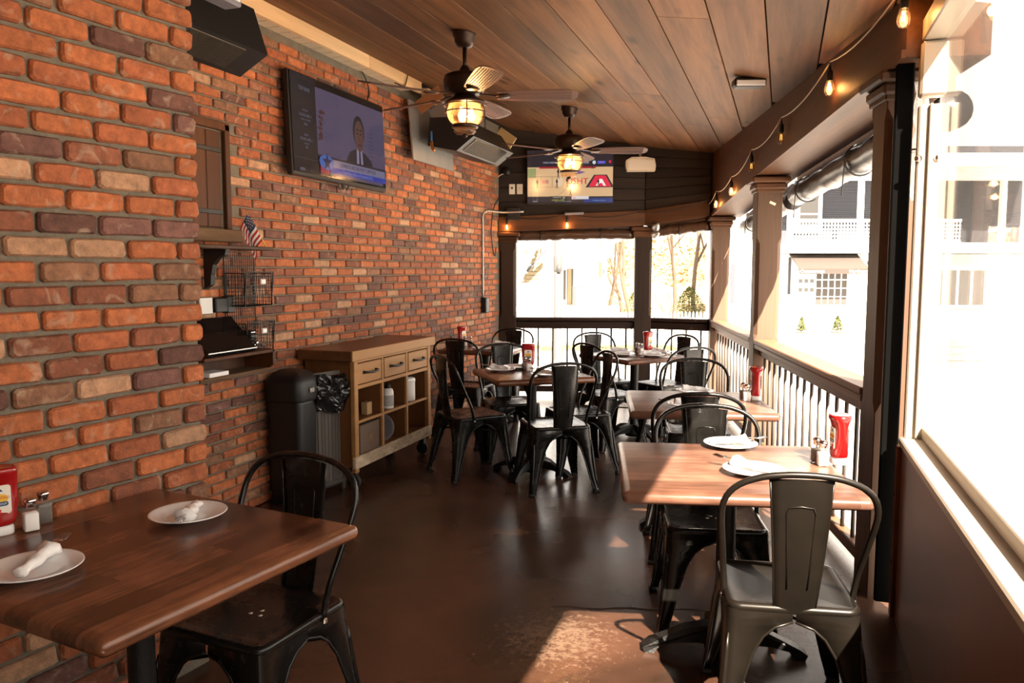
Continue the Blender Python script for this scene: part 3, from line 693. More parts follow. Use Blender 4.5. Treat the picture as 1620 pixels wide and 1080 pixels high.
# ------------------------------------------------------------------ chairs
def rsq(h, r, n=4, hy=None):
    hy = hy or h; pts = []
    for cx, cy, a0 in ((h - r, hy - r, 0), (-h + r, hy - r, 90), (-h + r, -hy + r, 180), (h - r, -hy + r, 270)):
        for i in range(n + 1):
            a = R(a0 + 90 * i / n); pts.append((cx + r * math.cos(a), cy + r * math.sin(a)))
    return pts
def rings(mb, prof, h, r, hy=None, n=4, z0=0, cap0=True, cap1=True):
    """prof: list of (inset, z)"""
    vs = []; fs = []; k = 0
    for ins, z in prof:
        p = rsq(h - ins, max(r - ins, 0.004), n, (hy or h) - ins); k = len(p); vs += [(x, y, z + z0) for x, y in p]
    for i in range(len(prof) - 1):
        for j in range(k): fs.append((i * k + j, i * k + (j + 1) % k, (i + 1) * k + (j + 1) % k, (i + 1) * k + j))
    if cap0: fs.append(list(range(k))[::-1])
    if cap1: fs.append(list(range((len(prof) - 1) * k, len(prof) * k)))
    return mb.add(vs, fs, True)
LEGP = [(0.437, .205), (0.405, .205), (0.385, .150), (0.355, .117), (0.30, .088), (0.2, .064), (0.09, .045), (0.03, .037), (0.012, .036)]
def leg_mesh(sx, sy):
    mb = MB(); rows = []
    for z, a in LEGP:
        f = 1 - z / 0.437; f = f ** 1.1
        cx = 0.206 + 0.034 * f; cy = 0.200 + (0.035 if sy > 0 else 0.055) * f
        if z < 0.05: cx += 0.006; cy += 0.008
        a = min(a, cx, cy); rc = 0.03 if z > 0.1 else 0.018; row = []
        for off in (0.0, 0.0045):
            q = [(cx - a, cy - off), (cx - rc, cy - off)] + [(cx - rc + (rc - off) * math.sin(R(t_)), cy - rc + (rc - off) * math.cos(R(t_))) for t_ in (30, 60)] + [(cx - off, cy - rc), (cx - off, cy - a)]
            row.append([(sx * x, sy * y, z) for x, y in q])
        rows.append(row)
    n = 6; vs = []; 
    for row in rows: vs += row[0] + row[1]
    fs = []; W = 2 * n
    for i in range(len(rows) - 1):
        for j in range(n - 1):
            fs.append((i * W + j, i * W + j + 1, (i + 1) * W + j + 1, (i + 1) * W + j)); fs.append((i * W + n + j, i * W + n + j + 1, (i + 1) * W + n + j + 1, (i + 1) * W + n + j))
        for j in (0, n - 1): fs.append((i * W + j, i * W + n + j, (i + 1) * W + n + j, (i + 1) * W + j))
    mb.add(vs, fs, True)
    for j in (0, n - 1): mb.tube([Vector(row[0][j]) * 0.5 + Vector(row[1][j]) * 0.5 for row in rows[1:]], 0.0052, 6)
    mb.tube([Vector(rows[i][0][2]).lerp(Vector(rows[i][0][3]), .5) * 1.004 for i in range(3, 8)], [0.003, 0.009, 0.010, 0.008, 0.003], 6)
    return mb.mesh('leg', M['chair'])
def rubber_mesh(sx, sy):
    cx = 0.206 + 0.034 + 0.006; cy = 0.200 + (0.035 if sy > 0 else 0.055) + 0.008
    return MB().rbox((sx * (cx - .017), sy * (cy - .017), 0.009), (0.042, 0.042, 0.018), 0.005).mesh('rubber_foot', M['rubber'])
def make_chair():
    t = thing('metal_chair', 'x', 'chair')
    mb = MB()
    rings(mb, [(0.006, .428), (0.0, .434), (0.0, .446), (0.006, .454), (0.016, .456), (0.03, .450), (0.07, .444), (0.13, .441)], 0.208, 0.045, 0.202, 5)
    mb.obj('seat', M['chair'], t)
    mb = MB()
    for dx, dy in ((-.02, .0), (.02, .0), (0, -.03)): mb.lathe([(0.0075, 0.4415), (0.0001, 0.4418)], 10, (dx, dy, 0))
    mb.obj('drain_hole_lit', M['cream_plastic'], t)  # cream discs paint the lit floor showing through the seat holes
    for sx in (-1, 1):
        for sy in (-1, 1):
            l = link('leg', leg_mesh(sx, sy), t); link('rubber_foot', rubber_mesh(sx, sy), l)
    MB().tube([(-.19, -.19, .33), (.19, .19, .33)], 0.006, 6).tube([(.19, -.19, .345), (-.19, .19, .345)], 0.006, 6).obj('cross_brace', M['chair'], t)
    half = [(.203, -.075, .43), (.212, -.10, .52), (.224, -.155, .62), (.234, -.205, .715), (.222, -.228, .77), (.185, -.243, .808), (.12, -.252, .832), (.055, -.256, .841), (0, -.257, .843)]
    half = [(x, y, .43 + (z - .43) * 1.13) for x, y, z in half]
    path = half + [(-x, y, z) for x, y, z in half[::-1][1:]]
    MB().tube(beziers(path, 3), 0.0105, 8).obj('back_frame', M['chair'], t)
    mb = MB(); cols = 6; rws = 10; vs = []; fs = []
    def panel(u, v, off):
        w_ = 0.062 + (0.094 - 0.062) * v
        x = u * w_; y = -.197 - .055 * v - 0.014 * math.sin(v * math.pi) + 0.010 * u * u; z = .43 + .452 * v - 0.004 * u * u * v
        return (x, y - off, z)
    for off in (0.0, 0.0035):
        for i in range(rws + 1):
            for j in range(cols + 1): vs.append(panel(-1 + 2 * j / cols, i / rws, off))
    n = (rws + 1) * (cols + 1); w_ = cols + 1
    for o in (0, n):
        for i in range(rws):
            for j in range(cols): fs.append((o + i * w_ + j, o + i * w_ + j + 1, o + (i + 1) * w_ + j + 1, o + (i + 1) * w_ + j))
    for i in range(rws): 
        for j in (0, cols): fs.append((i * w_ + j, (i + 1) * w_ + j, n + (i + 1) * w_ + j, n + i * w_ + j))
    mb.add(vs, fs, True)
    bp_ = MB()
    for off in (-0.001, 0.0045):
        bp_.tube([panel(-.45, .20, off), panel(-.48, .5, off), panel(-.5, .76, off), panel(-.42, .80, off), panel(0, .81, off), panel(.42, .80, off), panel(.5, .76, off), panel(.48, .5, off), panel(.45, .20, off)], 0.0028, 6)
    for j in (-1, 1): mb.tube([panel(j, i / 6, 0.0017) for i in range(7)], 0.0035, 6)
    bpo = mb.obj('backrest_panel', M['chair'], t); bp_.obj('pressed_rib', M['chair'], bpo)
    mb = MB()
    for sx in (-1, 1): mb.lathe([(0.009, 0), (0.009, 0.003), (0.005, 0.006), (0.0001, 0.0065)], 10, (0, 0, 0)) if False else mb.rbox((sx * .214, -.075, .43), (.008, .018, .018), .004)
    mb.obj('bolt', M['steel'], t)
    return t
CH = [
 (-1.54, 1.985, 174, 'black metal chair at the far end of the near left table, by the brick wall'),
 (0.03, 2.76, 10, 'worn black metal chair nearest the hazy window, its back turned to us'),
 (-0.265, 3.44, 192.7, 'black metal chair facing us across the nearest right hand table'),
 (-0.435, 4.27, 12.7, 'black metal chair with its back to us at the second right hand table'),
 (-0.525, 5.36, 192.7, 'black metal chair facing us across the second right hand table'),
 (-2.19, 5.40, -42, 'black metal chair beside the serving cart, left of the centre table'),
 (-1.50, 5.26, 33, 'black metal chair with its back to us in front of the centre table'),
 (-1.46, 5.76, 124, 'black metal chair at the right side of the centre table, seen side on'),
 (-2.10, 6.02, 214, 'black metal chair facing us behind the centre table'),
 (-2.78, 6.76, -4, 'black metal chair with its back to us at the far table by the brick wall'),
 (-2.72, 7.64, 176, 'black metal chair facing us behind the far table by the brick wall'),
 (-1.62, 7.46, 222, 'black metal chair facing us behind the far table near the back railing, left one'),
 (-1.41, 6.67, -40, 'black metal chair with a dark back, left side of the far railing table'),
 (-1.05, 7.47, 139, 'black metal chair facing us on the right behind the far railing table'),
 (-0.83, 6.62, 42, 'sunlit black metal chair on the near right side of the far railing table'),
]
ch0 = make_chair()
for i, (x, y, a, lb) in enumerate(CH):
    if i == 0: ch0.location = (x, y, 0); ch0.rotation_euler = (0, 0, R(a)); ch0['label'] = lb; ch0['group'] = 'black metal bistro chairs'
    else:
        c_ = dup(ch0, (x, y, 0), R(a), lb)
        if i == 1:
            for o_ in c_.children_recursive:
                if o_.material_slots and o_.material_slots[0].material == M['chair']: o_.material_slots[0].link = 'OBJECT'; o_.material_slots[0].material = M['chair_worn']

# ------------------------------------------------------------------ tables
def make_table(L, D, arm=0.31, foot=45):
    t = thing('pedestal_table', 'x', 'table', group='dark wood pedestal tables')
    mb = MB(); rings(mb, [(0.03, -.046), (0.012, -.043), (0.002, -.033), (0.0, -.022), (0.004, -.010), (0.013, -.003), (0.028, 0)], L / 2, 0.022, D / 2, 3, 0.76)
    mb.obj('tabletop', M['table'], t)
    MB().lathe([(0.075, 0.02), (0.08, 0.05), (0.055, 0.10), (0.037, 0.125), (0.037, 0.66), (0.05, 0.68), (0.055, 0.70)], 20).obj('column', M['black_iron'], t)
    MB().bar((-.17, 0, .706), (.17, 0, .706), .05, .014).bar((0, -.17, .705), (0, .17, .705), .05, .012).obj('top_plate', M['black_iron'], t)
    prof = [(0.03, 0.045), (0.10, 0.052), (0.18, 0.045), (0.25, 0.028), (arm - .035, 0.0), (arm, 0.0), (arm + .01, 0.02), (arm - .02, 0.042), (arm - .09, 0.075), (0.16, 0.105), (0.09, 0.12), (0.03, 0.125)]
    for k in range(4):
        a = R(foot + 90 * k); ca, sa = math.cos(a), math.sin(a)
        mb = MB(); n = len(prof); vs = []
        for sg in (-1, 1):
            for u, v in prof:
                wd = 0.030 * (1.15 - 0.5 * u / arm) + (0.012 if u > arm - .06 else 0)
                vs.append((u * ca - sg * wd * sa, u * sa + sg * wd * ca, v))
        fs = [list(range(n))[::-1], list(range(n, 2 * n))] + [(i, (i + 1) % n, n + (i + 1) % n, n + i) for i in range(n)]
        mb.add(vs, fs); mb.obj('base_arm', M['black_iron'], t)
    return t
TB = [
 (-0.184, 3.11, 12.7, .84, .82, 'dark wood table with a paler sunlit top nearest the hazy window', 0),
 (-0.46, 4.63, 12.7, .80, .78, 'dark wood table beside the railing, second from the hazy window', 0),
 (-1.752, 5.522, 36, .74, .72, 'square dark wood table in the middle of the floor beyond the serving cart', 45),
 (-1.255, 7.03, 50, .74, .72, 'far wood table in the back right corner by the railing', 0),
 (-2.765, 7.20, 2, .74, .70, 'small far wood table pushed against the long brick wall', 45),
]
for x, y, a, L, D, lb, ft in TB:
    t = make_table(L, D, foot=ft); t.location = (x, y, 0); t.rotation_euler = (0, 0, R(a)); t['label'] = lb
    if y < 5:
        for o_ in t.children:
            if o_.name.startswith('tabletop'): o_.data.materials[0] = M['table_pale']
tL = make_table(.85, .90, foot=45); tL.location = (-1.685, 1.668, 0); tL.rotation_euler = (0, 0, R(81.8)); tL['label'] = 'large dark wood table in the near left corner against the brick pier'

# ------------------------------------------------------------------ tableware
pl0 = MB().lathe([(0.0001, .006), (0.055, .006), (0.066, .008), (0.075, .014), (0.108, .021), (0.113, .0225), (0.1145, .0205), (0.110, .0175), (0.076, .009), (0.060, .0015), (0.056, 0), (0.0001, 0)], 40).mesh('plate', M['china'])
def plate(x, y, lb):
    return tag(link('plate', pl0, None, (x, y, 0.7605)), lb, 'plate', 'white plates set on the tables')
PLS = [(-1.708, 1.898, 'white plate nearer the corner of the near left table, fork pointing at us'), (-1.762, 1.415, 'white plate cut by the left edge of the frame on the near left table'),
 (-0.195, 3.45, 'white plate at the far side of the nearest right hand table'), (-0.085, 3.02, 'brightly sunlit white plate on the nearest right hand table'),
 (-0.50, 4.91, 'white plate at the far side of the second right hand table'), (-0.482, 4.40, 'sunlit white plate at the near side of the second right hand table'),
 (-2.00, 5.52, 'white plate with folded napkin at the left of the centre table'), (-1.93, 5.72, 'white plate behind the shakers at the back of the centre table'),
 (-1.60, 5.38, 'white plate at the near right of the centre table'), (-1.55, 5.62, 'white plate at the right side of the centre table'),
 (-1.42, 7.16, 'white plate at the left rear of the far railing table'), (-1.34, 6.89, 'white plate at the near left of the far railing table'),
 (-1.06, 7.20, 'white plate at the right rear of the far railing table'), (-1.08, 6.91, 'white plate at the near right of the far railing table'),
 (-2.70, 6.98, 'white plate at the near side of the small far wall table'), (-2.66, 7.40, 'white plate at the far side of the small far wall table')]
for p in PLS: plate(*p)
def napkin_mesh(seed):
    r_ = random.Random(seed); mb = MB(); n = 16; L = 0.155; m = 12; vs = []; fs = []
    for i in range(n + 1):
        f = i / n; rad = 0.0125 + 0.0065 * f + 0.0022 * math.sin(f * 14 + seed) + (0.006 * (f - .8) * 5 if f > .8 else 0)
        for j in range(m):
            a = 2 * math.pi * j / m; rr_ = rad * (1 + 0.15 * math.sin(a * 2 + f * 13 + seed) + 0.10 * math.sin(a * 5 - f * 21) + r_.uniform(-.05, .05))
            vs.append((rr_ * math.cos(a) * 1.1, -L / 2 + L * f, max(0.0008, 0.017 + rr_ * 0.9 * math.sin(a))))
    for i in range(n):
        for j in range(m): fs.append((i * m + j, i * m + (j + 1) % m, (i + 1) * m + (j + 1) % m, (i + 1) * m + j))
    fs += [list(range(m))[::-1], list(range(n * m, (n + 1) * m))]
    return mb.add(vs, fs, True).mesh('napkin_roll', M['napkin'])
fk = MB(); fk.bar((0, .05, .024), (0, .118, .022), .012, .0022)
for k in range(4): fk.tube([((k - 1.5) * .0070, .117, .022), ((k - 1.5) * .0074, .132, .018), ((k - 1.5) * .0070, .166, .022)], 0.0021, 5)
fk.box((0, .119, .022), (.027, .008, .0028))
fork_me = fk.mesh('fork', M['steel'])
nm = [napkin_mesh(s) for s in (1, 2, 3)]
def napkin(x, y, a, lb, k=0):
    o = tag(link('napkin_roll', nm[k % 3], None, (x, y, 0.7735), (R(3), 0, R(a))), lb, 'napkin', 'rolled napkins with cutlery')
    link('fork', fork_me, o); return o
NPS = [(-1.690, 1.890, 208, 'rolled napkin, fork tines toward us, on the corner plate of the near left table'), (-1.765, 1.425, 24, 'rolled white napkin with fork pointing away on the plate at the left frame edge'),
 (-0.205, 3.45, -70, 'rolled napkin on the far plate of the nearest right hand table'), (-0.09, 3.03, 62, 'sunlit napkin with fork on the bright plate of the nearest right hand table'),
 (-0.50, 4.91, 100, 'rolled napkin on the far plate of the second right hand table'), (-0.482, 4.40, 110, 'rolled napkin on the sunlit plate of the second right hand table'),
 (-2.00, 5.52, 80, 'rolled napkin on the left plate of the centre table'), (-1.60, 5.38, 60, 'rolled napkin on the near right plate of the centre table'),
 (-1.42, 7.16, 100, 'rolled napkin on the left rear plate of the far railing table'), (-1.08, 6.91, 100, 'rolled napkin on the near right plate of the far railing table'), (-1.06, 7.2, 60, 'rolled napkin on the right rear plate of the far railing table'),
 (-2.66, 7.40, 90, 'rolled napkin on the far plate of the small wall table')]
for i, n_ in enumerate(NPS): napkin(*n_, i)
def make_shaker(fill):
    t = thing('shaker', 'x', 'shaker', group='glass shakers')
    mb = MB(); rings(mb, [(0.002, 0), (0, .004), (0, .055), (.003, .064), (.008, .070), (.009, .078)], 0.021, 0.007, None, 3)
    mb.obj('glass_body', M['shaker_glass'], t)
    mb = MB(); rings(mb, [(0.003, .003), (0.002, .005), (0.002, .052), (.006, .054)], 0.0205, 0.006, None, 3); mb.obj('filling', fill, t)
    MB().lathe([(0.0135, .070), (0.0145, .072), (0.0145, .085), (0.0175, .086), (0.0175, .091), (0.014, .097), (0.006, .100), (0.0001, .1005)], 20).obj('lid', M['chrome'], t)
    return t
sS = make_shaker(M['salt']); sP = make_shaker(M['pepper'])
def shakers(x1, y1, x2, y2, a, where, first=False):
    l1 = 'glass salt shaker with chrome lid ' + where; l2 = 'glass pepper shaker with chrome lid ' + where
    if first:
        for s_, x, y, l in ((sS, x1, y1, l1), (sP, x2, y2, l2)): s_.location = (x, y, .7605); s_.rotation_euler = (0, 0, R(a)); s_['label'] = l
    else: dup(sS, (x1, y1, .7605), R(a), l1); dup(sP, (x2, y2, .7605), R(a), l2)
def make_ketchup():
    """stands on its wide cap; label on local -y face"""
    t = thing('ketchup_bottle', 'x', 'bottle', group='upside-down ketchup bottles')
    prof = [(.034, .027, .028), (.040, .030, .033), (.046, .031, .05), (.049, .026, .075), (.050, .0235, .11), (.051, .0245, .145), (.052, .031, .168), (.052, .038, .182), (.050, .040, .192), (.044, .036, .197), (.038, .030, .195)]
    mb = MB(); n = 24; vs = []; fs = []
    for a_, b_, z in prof:
        for j in range(n):
            q = 2 * math.pi * j / n; c, s = math.cos(q), math.sin(q); e = 0.75
            vs.append((a_ * math.copysign(abs(c) ** e, c), b_ * math.copysign(abs(s) ** e, s), z))
    for i in range(len(prof) - 1):
        for j in range(n): fs.append((i * n + j, i * n + (j + 1) % n, (i + 1) * n + (j + 1) % n, (i + 1) * n + j))
    fs += [list(range(n))[::-1], list(range((len(prof) - 1) * n, len(prof) * n))]
    mb.add(vs, fs, True).obj('bottle_body', M['ketchup'], t)
    mb = MB(); rings(mb, [(0.003, 0), (0, .004), (0, .022), (.004, .028)], 0.036, 0.02, 0.029, 4); mb.obj('cap', M['cap_white'], t)
    for sg in (-1, 1):
        mb = MB(); P = rsq(0.029, 0.008, 3, 0.042)
        mb.prism([(p[0], p[1] + .106) for p in P], lambda u, v, h: (u, sg * (0.0262 + h + 0.0005 * 0), v), 0, 0.0008); lab = mb.obj('label', M['label'], t)
        f = Vector((-sg, 0, 0)); yo = sg * 0.0272
        P2 = rsq(0.021, 0.012, 3, 0.014)
        MB().prism([(p[0], p[1] + .108) for p in P2], lambda u, v, h: (u, yo + sg * h, v), -0.0002, 0.0002).obj('label_patch', M['label_yellow'], lab)
        MB().prism([(-.010, .130), (.010, .130), (0, .142)], lambda u, v, h: (u, yo + sg * h, v), -0.0002, 0.0003).obj('emblem', M['label_blue'], lab)
        P3 = rsq(0.022, 0.006, 3, 0.0065)
        MB().prism([(p[0], p[1] + .094) for p in P3], lambda u, v, h: (u, yo + sg * h, v), -0.0002, 0.0004).obj('label_band', M['label_blue'], lab)
        MB().prism([(-.016, .07), (.0, .066), (.004, .076), (-.006, .084), (-.016, .08)], lambda u, v, h: (u, yo + sg * h, v), -0.0002, 0.0003).obj('tomato_print', M['label_red'], lab)
        lettering('RED GOLD', .0115, M['label_red'], lab, (0, yo + sg * .0007, .112), f, (0, 0, 1), ext=0.0002, sx=0.9)
        lettering('KETCHUP', .008, M['label'], lab, (0, yo + sg * .0009, .094), f, (0, 0, 1), ext=0.0002)
    return t
k0 = make_ketchup(); k0.location = (-2.118, 1.600, .7605); k0.rotation_euler = (0, 0, R(62)); k0['label'] = 'red ketchup bottle with a cream label on the near left table by the brick pier'
KT = [(0.225, 3.285, 105, 'red ketchup bottle at the railing end of the nearest right hand table'), (-0.135, 4.77, 100, 'bright red ketchup bottle on the second right hand table by the post'),
      (-1.845, 5.73, 15, 'red ketchup bottle behind the shakers on the centre table'), (-1.16, 7.20, 60, 'red ketchup bottle on the far railing table'), (-3.05, 7.28, 75, 'red ketchup bottle on the small far table by the brick wall')]
for x, y, a, l in KT: dup(k0, (x, y, .7605), R(a), l)
shakers(-2.062, 1.655, -2.09, 1.722, 62, 'on the near left table beside the brick pier', True)
shakers(0.165, 3.232, 0.145, 3.290, 12, 'at the railing end of the nearest right hand table')
shakers(-0.182, 4.715, -0.205, 4.775, 12, 'on the second right hand table')
shakers(-1.80, 5.60, -1.85, 5.65, 36, 'in the middle of the centre table')
shakers(-1.20, 7.05, -1.24, 7.10, 47, 'on the far railing table')
shakers(-3.00, 7.24, -2.955, 7.27, 2, 'on the small far wall table')

# ------------------------------------------------------------------ ceiling fans
def make_fan():
    """origin at the ceiling"""
    t = thing('ceiling_fan', 'x', 'ceiling fan', group='bronze ceiling fans with lantern lights')
    MB().lathe([(0.0001, .02), (0.075, .02), (0.075, -.02), (0.066, -.03), (0.062, -.06), (0.045, -.085), (0.02, -.092), (0.0001, -.092)], 24).obj('canopy', M['bronze'], t)
    MB().lathe([(0.013, -.09), (0.013, -.245)], 12).lathe([(0.02, -.20), (0.034, -.225), (0.04, -.245), (0.06, -.255)], 16).obj('downrod', M['bronze'], t)
    MB().lathe([(0.03, -.245), (0.10, -.25), (0.125, -.262), (0.135, -.29), (0.13, -.335), (0.115, -.36), (0.10, -.372), (0.0001, -.375)], 28).obj('motor_housing', M['bronze'], t)
    for k in range(5):
        a = R(17 + 72 * k)
        b_ = MB(); prof = [(0.20, .052), (0.26, .060), (0.42, .072), (0.60, .078), (0.66, .070), (0.69, .048), (0.70, .02)]
        n = len(prof); vs = []
        tilt = R(-13)
        out = [(x, y) for x, y in prof] + [(x, -y) for x, y in prof[::-1]]
        for dz in (0, .007): vs += [(x, y * math.cos(tilt), -.385 + dz + y * math.sin(tilt)) for x, y in out]
        m_ = len(out); fs = [list(range(m_))[::-1], list(range(m_, 2 * m_))] + [(i, (i + 1) % m_, m_ + (i + 1) % m_, m_ + i) for i in range(m_)]
        b_.add(vs, fs)
        for j in range(-4, 5): # grooves as slim raised reeds
            y = j * 0.0145; b_.bar((0.27, y * math.cos(tilt), -.386 + y * math.sin(tilt)), (0.66, y * math.cos(tilt), -.386 + y * math.sin(tilt)), .006, .003)
        bl = b_.obj('blade', M['blade'], t, rot=(0, 0, a))
        ir = MB(); ir.bar((0.09, 0, -.37), (0.20, 0, -.385), .035, .006)
        ir.lathe([(0.0001, -.397), (0.025, -.396), (0.045, -.392), (0.05, -.386)], 16, (0.235, 0, 0)); ir.obj('blade_iron', M['bronze'], bl)
    MB().lathe([(0.06, -.37), (0.075, -.39), (0.09, -.40), (0.118, -.412), (0.125, -.425), (0.112, -.432), (0.10, -.425)], 28).obj('lamp_collar', M['bronze'], t)
    pr = [(0.085, -.425), (0.098, -.44), (0.108, -.47), (0.110, -.495), (0.102, -.525), (0.085, -.548), (0.068, -.56)]
    rp = []
    for (r1, z1), (r2, z2) in zip(pr[:-1], pr[1:]):
        for i in range(4):
            f = i / 4; rp.append((r1 + (r2 - r1) * f + (0.0018 if i % 2 else 0), z1 + (z2 - z1) * f))
    rp.append(pr[-1]); MB().lathe(rp, 32).obj('lamp_globe', M['lamp_glass'], t)
    cg = MB()
    for k in range(5):
        q = R(72 * k + 10); pts = [(r_ + .014, z) for r_, z in pr]; pts[0] = (0.122, -.43); pts[-1] = (0.075, -.565)
        cg.tube(beziers([(r_ * math.cos(q), r_ * math.sin(q), z) for r_, z in pts], 3), .0042, 6)
    for rr_, z in ((.124, -.482), (.132, -.44)): cg.tube([(rr_ * math.cos(R(15 * i)), rr_ * math.sin(R(15 * i)), z) for i in range(24)], .0038, 6, closed=True)
    cg.obj('lamp_cage', M['bronze'], t)
    MB().lathe([(0.078, -.556), (0.082, -.562), (0.082, -.574), (0.070, -.578)], 28).obj('lamp_gallery', M['bronze'], t)
    MB().lathe([(0.066, -.575), (0.070, -.60), (0.055, -.612), (0.02, -.616), (0.0001, -.616)], 24).obj('lower_glass', M['lamp_glass'], t)
    MB().lathe([(0.0001, -.635), (0.014, -.63), (0.018, -.618), (0.010, -.61)], 14).obj('finial', M['bronze'], t)
    mb = MB()
    for k in range(3):
        q = R(120 * k + 20); mb.lathe([(0.0001, -.535), (0.016, -.527), (0.020, -.51), (0.015, -.488), (0.009, -.475), (0.009, -.455)], 12, (0.042 * math.cos(q), 0.042 * math.sin(q), 0))
    mb.obj('lamp_bulb', M['lamp_bulb'], t)
    return t
f1 = make_fan(); f1.location = (-1.902, 4.612, 2.976); f1['label'] = 'bronze ceiling fan with caged lantern light, the nearer and larger one'
f2 = dup(f1, (-1.855, 6.947, 2.969), 0, 'bronze ceiling fan with caged lantern light, the farther one before the television')
def lamp(x, y, z, e, r=0.06, col=(1.0, 0.62, 0.30)):
    l = bpy.data.lights.new('lamp_glow', 'POINT'); l.energy = e; l.color = col; l.shadow_soft_size = r
    o = bpy.data.objects.new('lamp_glow', l); COL.objects.link(o); o.location = (x, y, z); return o
LAMP_E = 18
lamp(-1.902, 4.612, 2.976 - .50, LAMP_E, 0.03); lamp(-1.855, 6.947, 2.969 - .50, LAMP_E, 0.03)

# ------------------------------------------------------------------ televisions
class Scr:
    """flat print on a television screen; u,v in 0..1"""
    def __init__(s, parent, O, r, u, W, H): s.p = parent; s.O = Vector(O); s.r = Vector(r); s.u = Vector(u); s.n = s.r.cross(s.u); s.W = W; s.H = H; s.cache = {}
    def at(s, u, v, d=0): return s.O + s.r * (u * s.W) + s.u * (v * s.H) + s.n * d
    def mat(s, c):
        if c not in s.cache: s.cache[c] = screen('screen_%d' % len(bpy.data.materials), c, 1.0)
        return s.cache[c]
    def poly(s, name, pts, c, d):
        MB().prism(pts, lambda u, v, h: s.at(u, v, h), d - 0.0003, d).obj(name, s.mat(c), s.p)
    def rect(s, name, a, b, c_, d_, col, lay): s.poly(name, [(a, b), (c_, b), (c_, d_), (a, d_)], col, lay * 0.0005)
    def text(s, txt, u, v, h, col, lay, align='CENTER', sx=1.0):
        lettering(txt, h * s.H, s.mat(col), s.p, s.at(u, v, lay * 0.0005), s.r, s.u, align, ext=0.0001, sx=sx)
def tv(label, loc, rz, W, H, tilt, group=None):
    t = thing('television', label, 'television', loc, 0, group); t.rotation_euler = (tilt, 0, rz)
    MB().rbox((0, .03, 0), (W, .045, H), .006).obj('case', M['black_plastic'], t)
    sc = MB().rbox((0, .005, 0.006), (W - .02, .006, H - .035), .002).obj('screen', M['black_gloss'], t)
    MB().box((0, .075, 0), (.3, .05, .25)).obj('wall_mount', M['black_plastic'], t)
    return t, sc
# local frame: faces -y, right +x
t, sc = tv('large television on the long brick wall showing a man in a suit', (-3.075, 5.12, 2.492), R(90), 1.285, 0.685, R(-2))
S = Scr(sc, (-.63, .0016, -.318), (1, 0, 0), (0, 0, 1), 1.26, 0.648)
S.rect('left_banner', 0, 0, .23, 1, (.004, .004, .006), 1)
S.rect('picture', .23, .21, 1, .93, (.036, .028, .052), 1)
rr = random.Random(9)
for a, b_, h in ((.30, .34, .62), (.44, .475, .83), (.60, .66, .5), (.78, .86, .66), (.95, 1.0, .56), (.52, .58, .48)): S.rect('tower', a, .21, b_, h, (.034, .028, .052), 2)
S.poly('tower', [(.445, .8), (.47, .8), (.458, .93)], (.034, .028, .052), .0010)
for i in range(9): S.rect('tower_stripe', .785, .25 + i * .045, .855, .262 + i * .045, (.026, .02, .04), 3)
for i in range(26):
    u, v = .262 + rr.gauss(0, .018), .36 + rr.uniform(0, .34); S.rect('foliage', u, v, u + .022, v + .03, (.03, .012, .014), 3)
S.poly('suit', [(.52, .21), (.84, .21), (.82, .29), (.76, .35), (.69, .39), (.64, .39), (.57, .34)], (.007, .007, .011), .0016)
S.poly('shirt', [(.645, .21), (.72, .21), (.712, .40), (.65, .40)], (.10, .09, .13), .0020)
S.poly('tie', [(.672, .21), (.695, .21), (.692, .36), (.684, .385), (.674, .36)], (.008, .006, .02), .0024)
S.poly('hair', [(.682 + .066 * math.cos(q), .595 + .185 * math.sin(q)) for q in [2 * math.pi * i / 24 for i in range(24)]], (.006, .005, .006), .0020)
S.poly('face', [(.684 + .052 * math.cos(q), .545 + .18 * math.sin(q)) for q in [2 * math.pi * i / 24 for i in range(24)]], (.040, .018, .016), .0024)
for a in (.664, .704): S.rect('eye', a - .011, .565, a + .011, .582, (.008, .004, .005), 6); S.rect('eyebrow', a - .014, .61, a + .014, .625, (.006, .004, .005), 6)
S.poly('nose', [(.676, .50), (.694, .50), (.686, .57)], (.028, .012, .012), .0029)
S.rect('mouth', .668, .435, .703, .452, (.018, .006, .008), 6)
S.rect('banner_top', .23, .20, 1, .225, (.012, .008, .012), 7)
S.rect('banner_white', .245, .115, .99, .20, (.075, .070, .11), 7)
S.rect('banner_blue', .34, .055, 1, .115, (.012, .02, .14), 7)
S.rect('banner_red', .245, .03, .335, .115, (.12, .01, .025), 7)
S.rect('banner_low', .34, .02, .96, .055, (.035, .03, .05), 7)
S.poly('star_field', [(.31 + .075 * math.cos(q), .155 + .08 * math.sin(q)) for q in [2 * math.pi * i / 20 for i in range(20)]], (.02, .05, .16), .0040)
S.poly('star', [(.315 + (.055 if i % 2 == 0 else .022) * math.cos(R(90 + 36 * i)) * .9, .155 + (.055 if i % 2 == 0 else .022) * 1.9 * math.sin(R(90 + 36 * i))) for i in range(10)], (.006, .008, .03), .0045)
S.text("COWBOYS HAD 2ND MOST COMP PICKS", .66, .158, .060, (.008, .006, .012), 8, sx=.72)
S.text("7 Saint Mary's (26-5) vs 10 Vanderbilt (20-12)", .65, .085, .052, (.08, .10, .16), 9, sx=.72)
for y, txt, h in ((.86, 'TOP RANK', .06), (.83, '', .05), (.64, 'SATURDAY', .03), (.59, 'ROUND APRIL 4', .045), (.545, '7:00 PM ET ON ESPN', .028), (.50, 'ESPN2', .034), (.39, 'SUNDAY', .03), (.345, 'ROUND APRIL 5', .045), (.30, 'NOON ET', .028), (.265, 'ABC', .034)):
    if txt: S.text(txt, .125, y, h, (.05, .05, .07), 2, sx=.7)
S.rect('divider', .01, .145, .23, .148, (.03, .03, .04), 2)
S.text('ESPN', .075, .03, .045, (.09, .085, .11), 3, sx=.9)
for a in (.16, .26, .40, .52): S.text('NCAA', a, .016 if a > .2 else .03, .028, (.03, .03, .05), 8, sx=.8)
